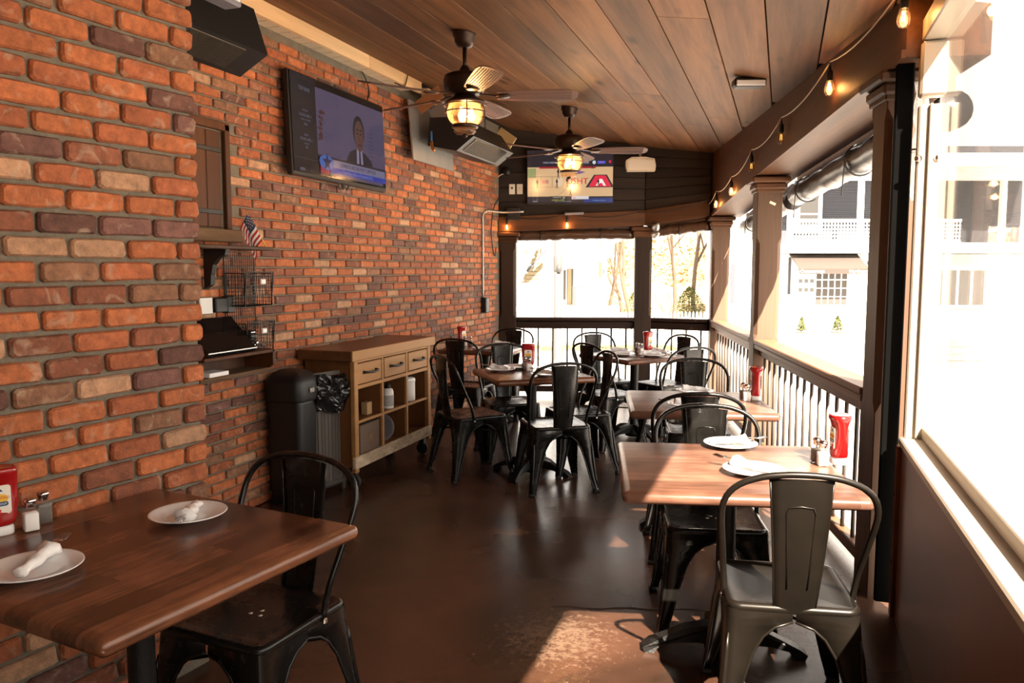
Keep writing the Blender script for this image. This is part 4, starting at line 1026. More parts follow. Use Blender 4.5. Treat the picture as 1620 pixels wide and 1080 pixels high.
cab = MB(); cab.tube(beziers([(-.05, .03, -.34), (.0, .05, -.375), (.05, .03, -.36), (.1, .05, -.375), (.13, .05, -.34)], 5), .005, 6); cab.tube(beziers([(.0, .03, -.34), (.05, .05, -.372), (.06, .05, -.345)], 5), .006, 6)
cab.obj('cable', M['cord_black'], t)
cab = MB(); cab.tube(beziers([(.47, .05, .34), (.52, .06, .42), (.52, .06, .48), (.45, .06, .56), (.40, .07, .575)], 5), .0055, 6); cab.obj('cable', M['cord_black'], t)
# cord to the ledge
tag(MB().tube(beziers([(-3.08, 5.95, 3.06), (-3.01, 5.98, 3.03), (-3.0, 6.02, 3.10), (-2.995, 6.05, 3.19)], 6), .005, 6).obj('cord', M['cord_black']), 'thin black cord looped over the pine ledge above the large television', 'cord')

back_a = math.atan2(bd.y, bd.x)
q = BP(.83, -.035, 2.585)
t2, sc2 = tv('television on the dark back wall showing a basketball game', tuple(q), back_a, 1.0, 0.635, R(3))
S = Scr(sc2, (-.49, .0016, -.29), (1, 0, 0), (0, 0, 1), .98, .592)
TAN = (.36, .23, .12)
S.rect('crowd', 0, .68, 1, 1, (.010, .008, .012), 1)
S.rect('court', 0, .12, 1, .68, TAN, 1)
S.rect('court_edge', .14, .655, .8, .69, (.18, .01, .015), 2)
S.rect('side_strip', 0, .48, .10, .66, (.16, .17, .07), 2)
for a in (.16, .29): S.rect('court_line', a - .002, .30, a + .002, .50, (.10, .06, .03), 2)
for v in (.30, .50): S.rect('court_line', .03, v - .003, .36, v + .003, (.10, .06, .03), 2)
pts = [(.22 + .26 * math.cos(R(a_)), .40 + .30 * math.sin(R(a_))) for a_ in range(-75, 76, 10)]
S.poly('arc', pts + [(x - .006, y) for x, y in pts[::-1]], (.10, .06, .03), .0012)
S.poly('key_circle', [(.37 + .05 * math.cos(R(a_)), .40 + .09 * math.sin(R(a_))) for a_ in range(0, 360, 20)], (.40, .29, .19), .0010)
S.poly('logo_red', [(.68, .29), (1.0, .29), (1.0, .33), (.93, .53), (.78, .53)], (.012, .012, .02), .0012)
S.poly('logo_red', [(.72, .305), (.985, .305), (.915, .515), (.795, .515)], (.40, .012, .03), .0016)
S.poly('logo_a', [(.80, .32), (.83, .32), (.845, .37), (.875, .37), (.89, .32), (.92, .32), (.875, .45), (.845, .45)], (.5, .45, .42), .0020)
S.text('USHT', .585, .405, .165, (.012, .012, .03), 2, sx=1.05); S.text('USHT', .588, .41, .155, (.42, .02, .03), 3, sx=1.02)
S.text('BB', .20, .40, .10, (.4, .02, .03), 2, sx=.9); S.text('8', .235, .40, .10, (.02, .03, .12), 3, sx=.9)
S.poly('eagle', [(.52, .585), (.60, .61), (.68, .585), (.62, .55), (.57, .545)], (.10, .05, .14), .0014)
for u, v, h in ((.115, .26, .20), (.36, .46, .20), (.345, .28, .19), (.465, .30, .20), (.505, .13, .17), (.76, .64, .10), (.60, .62, .12), (.83, .31, .14)):
    S.poly('player', [(u - .012, v), (u - .004, v + h * .45), (u - .014, v + h * .7), (u - .006, v + h * .85), (u, v + h), (u + .008, v + h * .85), (u + .014, v + h * .65), (u + .006, v + h * .45), (u + .016, v), (u + .008, v), (u, v + h * .35), (u - .006, v)], (.015, .01, .012), .0024)
S.rect('ticker', 0, 0, 1, .12, (.010, .010, .016), 3); S.rect('score_strip', .26, .06, .72, .125, (.015, .015, .016), 4)
S.rect('score_white', .52, .065, .72, .125, (.34, .32, .33), 5); S.rect('ticker_blue', .66, .0, 1, .085, (.01, .02, .10), 4)
S.text('66', .55, .093, .055, (.35, .01, .02), 6); S.text('31', .43, .093, .055, (.4, .4, .4), 6); S.text('WASHINGTON', .35, .10, .03, (.3, .3, .3), 6, sx=.8)
S.text('ALABAMA vs DUKE', .36, .05, .032, (.35, .32, .02), 6, sx=.9); S.text('FINAL  72  65  SOUTH REGION', .42, .022, .026, (.2, .2, .22), 6, sx=.9); S.text('ESPN', .09, .024, .04, (.25, .25, .25), 6)
S.text('4 Pittsburgh 12:00 pm', .84, .04, .035, (.10, .2, .3), 6, sx=.8)
S.rect('pill', .82, .74, .91, .79, (.03, .05, .32), 2); S.text('DUKE', .865, .765, .035, (.4, .1, .1), 4); S.text('MARCH MADNESS', .27, .765, .05, (.25, .25, .3), 3, sx=.7); S.text('BUZZER', .68, .76, .045, (.35, .35, .38), 3, sx=.8)
S.poly('ball_logo', [(.78 + .02 * math.cos(R(a_)), .765 + .035 * math.sin(R(a_))) for a_ in range(0, 360, 30)], (.3, .35, .38), .0012)
S.poly('red_logo', [(.965 + .016 * math.cos(R(a_)), .775 + .03 * math.sin(R(a_))) for a_ in range(0, 360, 30)], (.3, .01, .03), .0012)

# ------------------------------------------------------------------ heaters
def heater(label, prof, y0, y1, gi, chain_y, top_at, silver=False):
    """prof in (x,z), gi = index of the grille edge"""
    t = thing('patio_heater', label, 'heater', (0, (y0 + y1) / 2, 0)); yc = (y0 + y1) / 2
    MB().prism(prof, lambda u, v, h: (u, h - yc, v), y0, y1).obj('casing', M['black_plastic'], t)
    a = Vector((prof[gi][0], 0, prof[gi][1])); b_ = Vector((prof[(gi + 1) % len(prof)][0], 0, prof[(gi + 1) % len(prof)][1]))
    c0 = a.lerp(b_, .10); c1 = a.lerp(b_, .86); nrm = (b_ - a).cross(Vector((0, 1, 0))).normalized()
    cen = sum((Vector((p[0], 0, p[1])) for p in prof), Vector()) / len(prof)
    if (c0 - cen).dot(nrm) < 0: nrm = -nrm
    ya, yb = y0 - yc + .10, y1 - yc - .16
    mb = MB(); P = [c0 + nrm * .001, c1 + nrm * .001]
    mb.add([P[0] + Vector((0, ya, 0)), P[1] + Vector((0, ya, 0)), P[1] + Vector((0, yb, 0)), P[0] + Vector((0, yb, 0))] + [p + nrm * .006 for p in (P[0] + Vector((0, ya, 0)), P[1] + Vector((0, ya, 0)), P[1] + Vector((0, yb, 0)), P[0] + Vector((0, yb, 0)))], [(0, 1, 2, 3), (4, 5, 6, 7), (0, 1, 5, 4), (1, 2, 6, 5), (2, 3, 7, 6), (3, 0, 4, 7)])
    g = mb.obj('burner_tile', M['grille_lit'] if silver else M['grille'], t)
    mb = MB(); n = 22
    for i in range(n + 1):
        p = c0.lerp(c1, i / n) + nrm * .011; mb.bar(p + Vector((0, ya, 0)), p + Vector((0, yb, 0)), .0022, .0022)
    for i in range(int((yb - ya) / .012)):
        yy = ya + .012 * i; mb.bar(c0 + nrm * .012 + Vector((0, yy, 0)), c1 + nrm * .012 + Vector((0, yy, 0)), .0018, .0018)
    mb.obj('grille_mesh', M['wire'], g)
    for cy in chain_y:
        mb = MB(); x, z = top_at; zt = cz(x) + .0; k = 0; zz = z
        while zz < zt - .012:
            ring = [(0.008 * math.cos(q_) if k % 2 == 0 else 0, 0 if k % 2 == 0 else .008 * math.cos(q_), zz + .013 + .014 * math.sin(q_)) for q_ in [2 * math.pi * i / 8 for i in range(8)]]
            mb.tube([(x + p[0], cy - yc + p[1], p[2]) for p in ring], .0025, 5, closed=True); zz += .022; k += 1
        mb.obj('chain', M['wire'], t)
    return t
heater('black hanging patio heater with dark grille, nearest above the shutter', [(-2.70, 2.90), (-2.62, 2.655), (-2.80, 2.555), (-3.02, 2.66), (-2.97, 2.93)], 2.58, 3.62, 1, (3.36, 3.50), (-2.72, 2.90))
h2 = heater('patio heater with a pale lit grille and metal shield beyond the large television', [(-2.66, 2.83), (-2.54, 2.66), (-2.70, 2.545), (-2.97, 2.60), (-2.95, 2.84)], 6.35, 7.40, 1, (6.5, 7.3), (-2.80, 2.84), True)
yc = (6.35 + 7.40) / 2
MB().prism([(-3.10, 2.98), (-3.06, 2.47), (-3.045, 2.47), (-3.085, 2.98)], lambda u, v, h: (u, h - yc, v), 6.22, 7.1).obj('metal_shield', M['galv'], h2)
MB().rbox((-2.86, 6.40 - yc, 2.88), (.20, .02, .16), .004, rot=(0, R(-25), 0)).obj('end_flap', M['galv'], h2)
MB().rbox((-2.93, 6.30 - yc, 2.98), (.26, .012, .12), .003, rot=(0, R(-30), 0)).obj('copper_flap', simple('copper_flap', (.35, .16, .07), .5, .3), h2)
MB().rbox((-2.62, 7.38 - yc, 2.80), (.20, .012, .14), .003, rot=(0, R(35), 0)).obj('yellow_flap', simple('yellow_flap', (.6, .42, .2), .6), h2)
MB().tube([(-2.93, 6.34 - yc, 2.62), (-2.93, 6.34 - yc, 2.72)], .009, 8).obj('gas_valve', simple('valve_blue', (.03, .15, .4), .4), h2)
MB().tube(beziers([(-2.93, 6.34 - yc, 2.63), (-2.92, 6.33 - yc, 2.58), (-2.90, 6.33 - yc, 2.55)], 4), .016, 8).obj('brass_fitting', simple('brass_fitting', (.5, .2, .06), .35, .8), h2)
t = thing('light_box', 'pale framed box at the top left above the near heater', 'box', (-2.50, 2.88, 2.90))
MB().rbox((0, 0, 0), (.10, .64, .30), .008).obj('box_body', M['grey_tray'], t)
MB().rbox((.052, 0, 0), (.012, .60, .26), .003).obj('face', M['white_paint'], t)
MB().bar((-.02, -.25, .14), (-.02, -.25, .17), .03, .03).bar((-.02, .25, .14), (-.02, .25, .17), .03, .03).obj('hanger', M['wire'], t)

# ------------------------------------------------------------------ things on the brick wall
t = thing('window_shutter', 'closed brown plank shutter set in the brick wall left of the large television', 'shutter', (WX, 3.77, 2.06))
for i in range(3): MB().rbox((-.008, -.19 + .125 * i, -.01), (.022, .122, .56), .004).obj('shutter_plank', M['shutter'], t)
MB().rbox((0.0, .175, 0.01), (.03, .045, .62), .004).obj('frame_jamb', M['shutter'], t); MB().rbox((0.0, -.04, .305), (.03, .47, .05), .004).obj('frame_head', M['shutter'], t)
for z in (.16, -.20): MB().rbox((.008, -.06, z), (.008, .36, .026), .002).obj('strap_hinge', M['black_iron'], t)
tag(MB().rbox((WX + .02, 3.76, 1.722), (.075, .50, .075), .006).obj('timber_sill', M['oldwood']), 'weathered timber sill under the brown shutter', 'sill')
t = thing('wall_shelf', 'dark narrow wall shelf on a curved bracket below the shutter', 'shelf', (WX, 3.86, 1.65))
MB().rbox((.09, -.07, .0), (.18, .70, .022), .004).obj('shelf_board', M['beam_dark'], t)
pr = [(0, -.011), (.16, -.011), (.15, -.045), (.10, -.06), (.065, -.10), (.05, -.16), (.045, -.215), (0.0, -.24)]
MB().prism(pr, lambda u, v, h: (u, h, v), -.14, -.105).obj('bracket', M['black_plastic'], t)
# flag
t = thing('american_flag', 'small stars and stripes flag standing on the dark wall shelf', 'flag', (WX + .08, 4.10, 1.661))
sa = Vector((.06, .02, 0)); sb_ = Vector((-.03, -.05, .21)); MB().tube([sa, sb_], .0035, 6).obj('stick', M['label_yellow'], t)
def fpt(u, v): # u along fly 0..1, v along stick 0..1 from top
    p = sb_.lerp(sa, v * .72 + .03); return p + Vector((-.045 * u + .008 * math.sin(u * 7 + v * 2), -.02 * u - .008 * math.sin(u * 5), -.125 * u + .01 * math.sin(v * 5)))
fm = [M['flag_red'], M['flag_white'], M['flag_blue']]; mb = MB(); nu = 10
for i in range(13):
    mb.cm = i % 2
    for j in range(nu):
        if i < 7 and j < 4: mb.cm = 2
        else: mb.cm = i % 2
        a = fpt(j / nu, i / 13); b_ = fpt((j + 1) / nu, i / 13); c = fpt((j + 1) / nu, (i + 1) / 13); d = fpt(j / nu, (i + 1) / 13); o_ = Vector((.0012, 0, 0))
        mb.add([a, b_, c, d, a + o_, b_ + o_, c + o_, d + o_], [(0, 1, 2, 3), (7, 6, 5, 4), (0, 4, 5, 1), (1, 5, 6, 2), (2, 6, 7, 3), (3, 7, 4, 0)])
fc = mb.obj('flag_cloth', fm, t)
mb = MB()
for i in range(5):
    for j in range(3):
        p = fpt(.05 + .11 * j + (.05 if i % 2 else 0), (i + 1) / 12); mb.box(p + Vector((.003, 0, 0)), (.0015, .004, .004))
mb.obj('star', M['flag_white'], fc)
# wire rack
t = thing('wire_rack', 'black wire wall rack with two open baskets hanging on the brick', 'rack', (WX + .012, 4.02, 1.32))
def grid(mb, O, u, v, W, H, p, r=.0012, rim=.003):
    O = Vector(O); u = Vector(u); v = Vector(v)
    n = int(W / p); m = int(H / p)
    for i in range(n + 1): a = O + u * (W * i / n); mb.bar(a, a + v * H, r * 2, r * 2)
    for i in range(m + 1): a = O + v * (H * i / m); mb.bar(a, a + u * W, r * 2, r * 2)
    for a, b_ in ((O, O + u * W), (O + v * H, O + u * W + v * H), (O, O + v * H), (O + u * W, O + u * W + v * H)): mb.bar(a, b_, rim * 2, rim * 2)
mb = MB(); grid(mb, (0, -.14, -.30), (0, 1, 0), (0, 0, 1), .28, .61, .02); mb.obj('frame_grid', M['wire'], t)
for zb in (-.015, -.315):
    mb = MB(); zt = .205
    grid(mb, (.13, -.13, zb), Vector((0.10, 0, 1)).normalized(), (0, 1, 0), zt, .26, .02)
    for s in (-.13, .13): grid(mb, (.0, s, zb), (1, 0, 0), (0, 0, 1), .135, zt - .01, .02)
    grid(mb, (0, -.13, zb), (1, 0, 0), (0, 1, 0), .13, .26, .02)
    bk = mb.obj('basket', M['wire'], t)
    MB().rbox((.155, .02, zb + .145), (.006, .05, .034), .002).obj('label_holder', M['galv'], bk); MB().rbox((.159, .02, zb + .145), (.002, .036, .02), .0005).obj('label_card', M['napkin'], bk)
# outlet with adapter
t = thing('wall_outlet', 'silver outlet box with black plug adapter below the dark shelf', 'outlet', (WX, 3.74, 1.315))
MB().rbox((.02, -.06, 0), (.05, .11, .10), .005).obj('outlet_box', M['galv'], t)
MB().rbox((.035, .055, .0), (.05, .10, .085), .006).rbox((.03, .145, .0), (.05, .07, .10), .006).obj('adapter', M['black_plastic'], t)
MB().tube(beziers([(.03, .13, -.05), (.035, .15, -.10), (.04, .14, -.16), (.05, .12, -.20)], 5), .004, 6).obj('cord', M['cord_black'], t)
# order terminal and little shelf box
t = thing('order_terminal', 'black slanted order terminal on the little wooden wall box', 'terminal', (WX + .02, 3.72, 1.045))
MB().prism([(0.0, .0), (.20, .0), (.205, .02), (.03, .20), (0.0, .20)], lambda u, v, h: (u, h, v), -.25, .16).obj('terminal_body', M['black_gloss'], t)
MB().bar((.202, -.25, .018), (.202, .17, .018), .006, .006).obj('bright_edge', M['steel'], t)
MB().rbox((.13, .20, .09), (.07, .06, .03), .008, rot=(0, R(35), 0)).obj('card_reader', M['black_plastic'], t)
MB().rbox((.14, .205, .11), (.03, .04, .006), .002, rot=(0, R(35), 0)).obj('reader_screen', M['chrome'], t)
rr = random.Random(2); mb = MB()
for i in range(6): mb.rbox((.12 + rr.uniform(-.03, .06), .235 + rr.uniform(-.03, .03), .02 + rr.uniform(0, .03)), (.035, .02, .02), .004, rot=(rr.random(), rr.random(), rr.random()))
tag(mb.obj('key_cluster', M['chrome']), 'small heap of shiny clips beside the black order terminal', 'clips').location = (WX + .02, 3.72, 1.05)
t = thing('wooden_wall_box', 'small open wooden wall box under the order terminal', 'shelf', (WX, 3.72, .97))
MB().rbox((.115, .02, .06), (.23, .62, .022), .004).obj('top_board', M['shutter'], t); MB().rbox((.10, .02, -.055), (.20, .62, .02), .004).obj('bottom_board', M['oldwood'], t)
MB().prism([(0, .07), (.23, .07), (.23, -.02), (.18, -.06), (0, -.085)], lambda u, v, h: (u, h, v), .31, .33).obj('side_panel', M['shutter'], t); MB().rbox((.01, .02, 0), (.02, .62, .13), .002).obj('back_board', M['beam_dark'], t)
tag(MB().rbox((WX + .13, 3.60, .933), (.11, .16, .03), .002).obj('paper_stack', M['napkin']), 'stack of white paper slips in the wooden wall box', 'paper')
# conduit at the end of the brick wall
t = thing('conduit', 'pale metal conduit with a black outlet box at the far end of the brick wall', 'conduit', (WX + .014, 8.15, 0))
MB().tube(beziers([(0, .0, 1.2), (0, 0, 1.6), (0, 0, 2.0), (.0, .0, 2.11), (.012, .04, 2.165), (.02, .14, 2.18), (.03, .42, 2.185)], 5), .011, 8).obj('pipe', M['galv'], t)
MB().tube(beziers([(.03, .42, 2.185), (.10, .48, 2.185), (.30, .53, 2.19)], 4), .011, 8).obj('pipe', M['galv'], t)
MB().rbox((.02, .02, 1.13), (.06, .10, .17), .008).obj('outlet_box', M['black_plastic'], t)
for z in (1.55, 1.9): MB().rbox((0, 0, z), (.02, .035, .014), .003).obj('clip', M['galv'], t)
tag(MB().tube(beziers([(WX + .03, 8.62, 2.35), (WX + .025, 8.45, 2.2), (WX + .02, 8.40, 1.95), (WX + .02, 8.46, 1.75), (WX + .02, 8.52, 1.68), (WX + .02, 8.55, 1.78)], 6), .006, 6).obj('cable', M['cord_black']), 'loose black cable hanging beside the conduit at the wall end', 'cable')
tag(MB().rbox(tuple(BP(.17, .01, 2.17)), (.15, .06, .15), .006, rot=(0, 0, back_a)).obj('junction_box', M['black_plastic']), 'black junction box on the back wall left of the television', 'box')
for s_, lb in ((.155, 'cream switch plate on the dark back wall, the left one with a slider'), (.245, 'cream outlet plate on the dark back wall, the right one')):
    t = thing('switch_plate', lb, 'switch', tuple(BP(s_, .032, 2.46)), back_a)
    MB().rbox((0, 0, 0), (.07, .008, .118), .003).obj('plate', M['plate_white'], t); MB().rbox((0, -.006, .012), (.018, .006, .024), .002).obj('toggle', M['black_plastic'] if s_ < .2 else M['cream_plastic'], t)
tag(MB().rbox(tuple(BP(.88, -.03, 2.17)), (.22, .05, .028), .006, rot=(0, R(-2), back_a)).obj('cable_box', M['grey_tray']), 'slim grey cable box on the brown beam under the back television', 'box')
t = thing('back_wall_spot', 'small black spotlight on a white arm at the top of the back wall', 'spotlight', tuple(BP(.10, .03, 2.64)), back_a)
MB().tube([(-.14, -.0, -.06), (-.08, -.03, -.02), (-.02, -.04, 0)], .007, 6).obj('arm', M['cream_plastic'], t); MB().lathe([(0.03, 0), (.045, .03), (.045, .08), (.02, .09)], 14, (0, -.05, -.03)).obj('head', M['black_plastic'], t)
# speaker
q = BP(1.62, -.16, 2.70); t = thing('wall_speaker', 'cream loudspeaker hung at the top of the back wall right of the television', 'speaker', tuple(q), back_a)
MB().prism([(-.165, -.03), (-.15, -.075), (.16, -.075), (.165, -.02), (.15, .055), (.05, .075), (-.10, .075), (-.165, .04)], lambda u, v, h: (u, h, v), -.09, .05).obj('cabinet', M['cream_plastic'], t)
MB().prism([(-.14, -.03), (-.13, -.06), (.145, -.06), (.15, -.01), (.135, .04), (-.10, .055), (-.145, .03)], lambda u, v, h: (u, h, v), -.097, -.09).obj('grille', M['plate_white'], t)
MB().tube([(.0, .0, .07), (.0, .04, .13), (.0, .12, .14)], .014, 8).obj('bracket', M['cream_plastic'], t)
# emergency fitting on ceiling
t = thing('ceiling_fitting', 'small black light fitting with a pale face screwed to the ceiling boards', 'light fitting', (-.245, 5.33, cz(-.245) - .03), R(17))
MB().rbox((0, 0, 0), (.20, .10, .06), .012).obj('housing', M['black_plastic'], t); MB().rbox((0, -.052, -.008), (.18, .008, .034), .003).obj('face', M['white_paint'], t)

# ------------------------------------------------------------------ string lights
bulb_me = MB().lathe([(0.0001, -.178), (0.012, -.176), (0.022, -.165), (0.0265, -.15), (0.0265, -.135), (0.021, -.115), (0.013, -.098)], 16).mesh('bulb', M['bulb_glass'])
sock_me = MB().lathe([(0.0001, -.02), (0.006, -.021), (0.007, -.042), (0.014, -.048), (0.0165, -.06), (0.0165, -.098), (0.013, -.102)], 14).tube([(0, 0, 0), (0, 0, -.025)], .003, 5).mesh('socket', M['black_plastic'])
def fil_mesh(m):
    mb = MB()
    for dx in (-.006, .006): mb.tube([(dx * .7, 0, -.112), (dx, 0, -.15)], .0022, 6)
    return mb.mesh('filament', m)
fil_on = fil_mesh(M['filament']); fil_dim = fil_mesh(M['filament_dim'])
def string(label, pts, lit, sagd, mat, tail=None):
    t = thing('string_light', label, 'string light', (0, 0, 0)); mb = MB(); p = [Vector(x) for x in pts]
    for a, b_ in zip(p[:-1], p[1:]): mb.tube(sag(a, b_, sagd), .0042, 6)
    mb.obj('cord', mat, t)
    for q_, l in zip(p, lit):
        if l is None: continue
        s_ = link('socket', sock_me, t, tuple(q_ + Vector((0, 0, .0)))); s_.rotation_euler = (0, 0, R(20))
        b_ = link('bulb', bulb_me, s_); link('filament', fil_on if l else fil_dim, s_)
        if l: lamp(q_.x, q_.y, q_.z - .14, 1.0, 0.02, (1, .5, .18))
    return t
IN = -rn * 0.035
sp_ = [(0.46, 3.60, 2.665), (0.235, 4.62, 2.625), (-0.01, 5.71, 2.545), (-0.24, 6.75, 2.49), (-0.45, 7.67, 2.385), (-0.66, 8.58, 2.345), (-0.84, 9.36, 2.27)]
sp_ = [Vector(a) + IN for a in sp_]
string('cord of clear filament bulbs strung along the right hand beam', sp_, [True, True, False, False, True, True, True], .05, M['cord'])
string('cord of small filament bulbs along the beam at the back', [BP(.10, -.03, 2.15), BP(.80, -.03, 2.17), BP(1.6, -.03, 2.18), CP(.75, -.08, 2.3)], [True, True, None, None], .05, M['cord_black'])
t = thing('flood_light', 'silver twin spotlight clamped at the top of the middle back post', 'spotlight', tuple(BP(1.80, -.02, 2.02)), back_a)
for a, dz in ((25, 0), (60, -.09)): MB().lathe([(0.0001, .06), (0.02, .055), (0.03, .02), (0.045, -.03), (0.047, -.04), (.0001, -.035)], 14).obj('lamp_head', M['galv'], t, (.02, -.05, dz), (R(70), R(a), 0))
MB().tube([(0, 0, .03), (0.0, -.03, 0), (.01, -.04, -.09)], .008, 6).obj('stem', M['galv'], t)

# ------------------------------------------------------------------ serving cart
t = thing('serving_cart', 'pale wooden serving cart with three drawers and open cubbies against the brick wall', 'cart', (-2.94, 5.25, 0))
X0, X1, Y0, Y1 = -.20, .18, -.60, .61
MB().rbox((.0, .0, .94), (.43, 1.32, .07), .006).obj('worktop', M['cart_top'], t); MB().rbox((.219, .0, .94), (.012, 1.322, .071), .004).obj('worktop_edge', M['cart_wood'], t)
MB().rbox((-.19, 0, .54), (.012, 1.18, .70), .003).obj('back_panel', M['cart_in'], t)
for y in (Y0 + .02, Y1 - .02): MB().rbox((-.01, y, .53), (.37, .03, .74), .004).obj('side_panel', M['cart_in'], t); MB().rbox((.185, y, .515), (.035, .05, .78), .004).obj('corner_stile', M['cart_wood'], t)
cw = (Y1 - Y0 - .04) / 3
for i in (1, 2): y = Y0 + .02 + cw * i; MB().rbox((.0, y, .53), (.36, .022, .72), .003).obj('divider', M['cart_in'], t); MB().rbox((.185, y, .53), (.02, .026, .72), .003).obj('divider_edge', M['cart_wood'], t)
MB().rbox((.185, 0, .715), (.024, 1.2, .026), .003).obj('rail', M['cart_wood'], t); MB().rbox((.0, 0, .712), (.36, 1.18, .014), .002).obj('drawer_shelf', M['cart_in'], t); MB().rbox((.186, 0, .895), (.024, 1.2, .02), .003).obj('rail', M['cart_wood'], t)
MB().rbox((.0, 0, .47), (.36, 1.18, .016), .002).obj('shelf', M['cart_in'], t); MB().rbox((.183, 0, .47), (.016, 1.18, .02), .002).obj('shelf_edge', M['cart_wood'], t)
MB().rbox((.0, 0, .215), (.37, 1.19, .02), .002).obj('bottom_shelf', M['cart_in'], t); MB().rbox((.195, 0, .195), (.03, 1.23, .085), .006).obj('bottom_rail', M['cart_worn'], t)
for i in range(3):
    y = Y0 + .02 + cw * (i + .5); d = MB().rbox((.186, y, .806), (.022, cw - .05, .145), .005).obj('drawer', M['cart_wood'], t)
    mb = MB(); mb.tube(beziers([(.198, y - .085, .812), (.222, y - .078, .812), (.226, y, .806), (.222, y + .078, .812), (.198, y + .085, .812)], 5), .008, 8)
    for s_ in (-1, 1): mb.lathe([(0.015, 0), (.015, .004), (.008, .008)], 10, (0, 0, 0)) if False else mb.rbox((.2, y + s_ * .085, .812), (.014, .024, .024), .005)
    mb.obj('drawer_handle', M['black_iron'], d)
for x in (-.15, .15):
    for y in (Y0 + .06, Y1 - .06):
        c = MB().rbox((x, y, .125), (.05, .05, .07), .006).obj('caster', M['black_plastic'], t); mb = MB(); mb.X = Matrix.Translation((x, y, .05)) @ Matrix.Rotation(R(90), 4, 'X')
        mb.lathe([(.0001, -.014), (.04, -.014), (.05, -.008), (.05, .008), (.04, .014), (.0001, .014)], 16); mb.obj('wheel', M['rubber'], c)
cx, cy = -2.94, 5.25; yy = lambda i: cy + Y0 + .02 + cw * (i + .5)
t = thing('squeeze_bottle', 'white labelled bottle with black cap in the middle cubby of the cart', 'bottle', (cx + .135, yy(1) - .01, .479))
MB().lathe([(.0001, 0), (.040, 0), (.043, .01), (.043, .12), (.036, .145), (.018, .155)], 20).obj('bottle_body', M['bottle_white'], t); MB().lathe([(.022, .15), (.022, .175), (.008, .18), (.006, .205), (.0001, .206)], 16).obj('cap', M['black_plastic'], t); MB().lathe([(.0435, .02), (.0440, .022), (.0440, .10), (.0435, .102)], 20).obj('label', simple('grey_label', (.35, .34, .33), .6, var=.4, vscale=60), t)
t = thing('white_tub', 'plain white lidded tub in the right cubby of the cart', 'tub', (cx + .12, yy(2) - .03, .479))
MB().lathe([(.0001, 0), (.052, 0), (.055, .01), (.055, .155)], 20).obj('tub_body', M['bottle_white'], t); MB().lathe([(.057, .150), (.057, .175), (.045, .185), (.0001, .186)], 20).obj('lid', M['cap_white'], t)
t = thing('brown_carton', 'brown carton with a faint emblem in the lower left cubby of the cart', 'box', (cx + .045, yy(0) + .03, .226))
MB().rbox((0, 0, .105), (.25, .28, .21), .004).obj('carton_body', M['carton_in'], t); MB().rbox((.127, 0, .105), (.004, .275, .205), .001).obj('front_face', M['carton'], t)
mb = MB()
for sg in (-1, 1):
    for k in range(3): mb.tube([(.131, .0, .07 + .02 * k), (.131, sg * .028, .09 + .022 * k)], .002, 5)
mb.tube([(.131, 0, .06), (.131, 0, .15)], .002, 5); mb.obj('emblem', M['tan'], t)
tag(MB().rbox((cx + .11, yy(0) + .10, .525), (.05, .07, .09), .003).obj('tan_box', M['tan']), 'small tan box in the upper left cubby of the cart', 'box')
mb = MB(); mb.X = Matrix.Translation((cx + .10, yy(1) - .03, .226 + .105)) @ Matrix.Rotation(R(80), 4, 'X'); mb.lathe([(.0001, 0), (.07, 0), (.105, .02), (.105, .024), (.068, .006), (.0001, .006)], 28)
tag(mb.obj('grey_plate', M['grey_tray']), 'grey round tray standing on edge in the lower middle cubby of the cart', 'tray')

# ------------------------------------------------------------------ bins
t = thing('black_bin', 'tall black waste bin with rounded lid in the corner by the brick wall', 'bin', (-3.005, 4.31, 0))
mb = MB(); rings(mb, [(0.02, 0), (.012, .02), (0, .66), (0, .70)], .13, .04, .11, 4); mb.obj('bin_body', M['black_plastic'], t)
mb = MB(); rings(mb, [(-.012, .68), (-.016, .69), (-.016, .79), (-.008, .82), (.03, .86), (.07, .88)], .13, .05, .11, 5); mb.obj('lid', M['black_plastic'], t)
MB().rbox((.152, .0, .75), (.006, .05, .03), .002).obj('lid_tab', M['chrome'], t)
t = thing('slatted_bin', 'grey slatted waste bin with black liner hanging out, between black bin and cart', 'bin', (-3.005, 4.585, 0), R(-12))
HX, HY = .125, .145
MB().box((0, 0, .42), (HX * 2 - .02, HY * 2 - .02, .76)).obj('inner_box', M['black_plastic'], t)
for sx in (-1, 1):
    for sy in (-1, 1): MB().rbox((sx * (HX - .015), sy * (HY - .015), .42), (.03, .03, .84), .003).obj('corner_post', M['bin_slat'], t)
for k in range(7): MB().rbox((HX - .004, -HY + .05 + .0325 * k + .0, .34), (.008, .030, .52), .002).obj('slat', M['bin_slat'], t)
for z in (.07, .62, .825): MB().rbox((HX - .003, 0, z), (.016, HY * 2, .03), .003).obj('rail', M['bin_slat'], t)
for z in (.07, .825): MB().rbox((0, -HY + .006, z), (HX * 2, .016, .03), .003).obj('rail', M['bin_slat'], t)
for k in range(6): MB().rbox((-HX + .045 + .032 * k, -HY + .006, .44), (.030, .008, .74), .002).obj('slat', M['bin_slat'], t)
rr = random.Random(11); nu, nv = 34, 16; vs = []; fs = []
from mathutils import noise as NZ
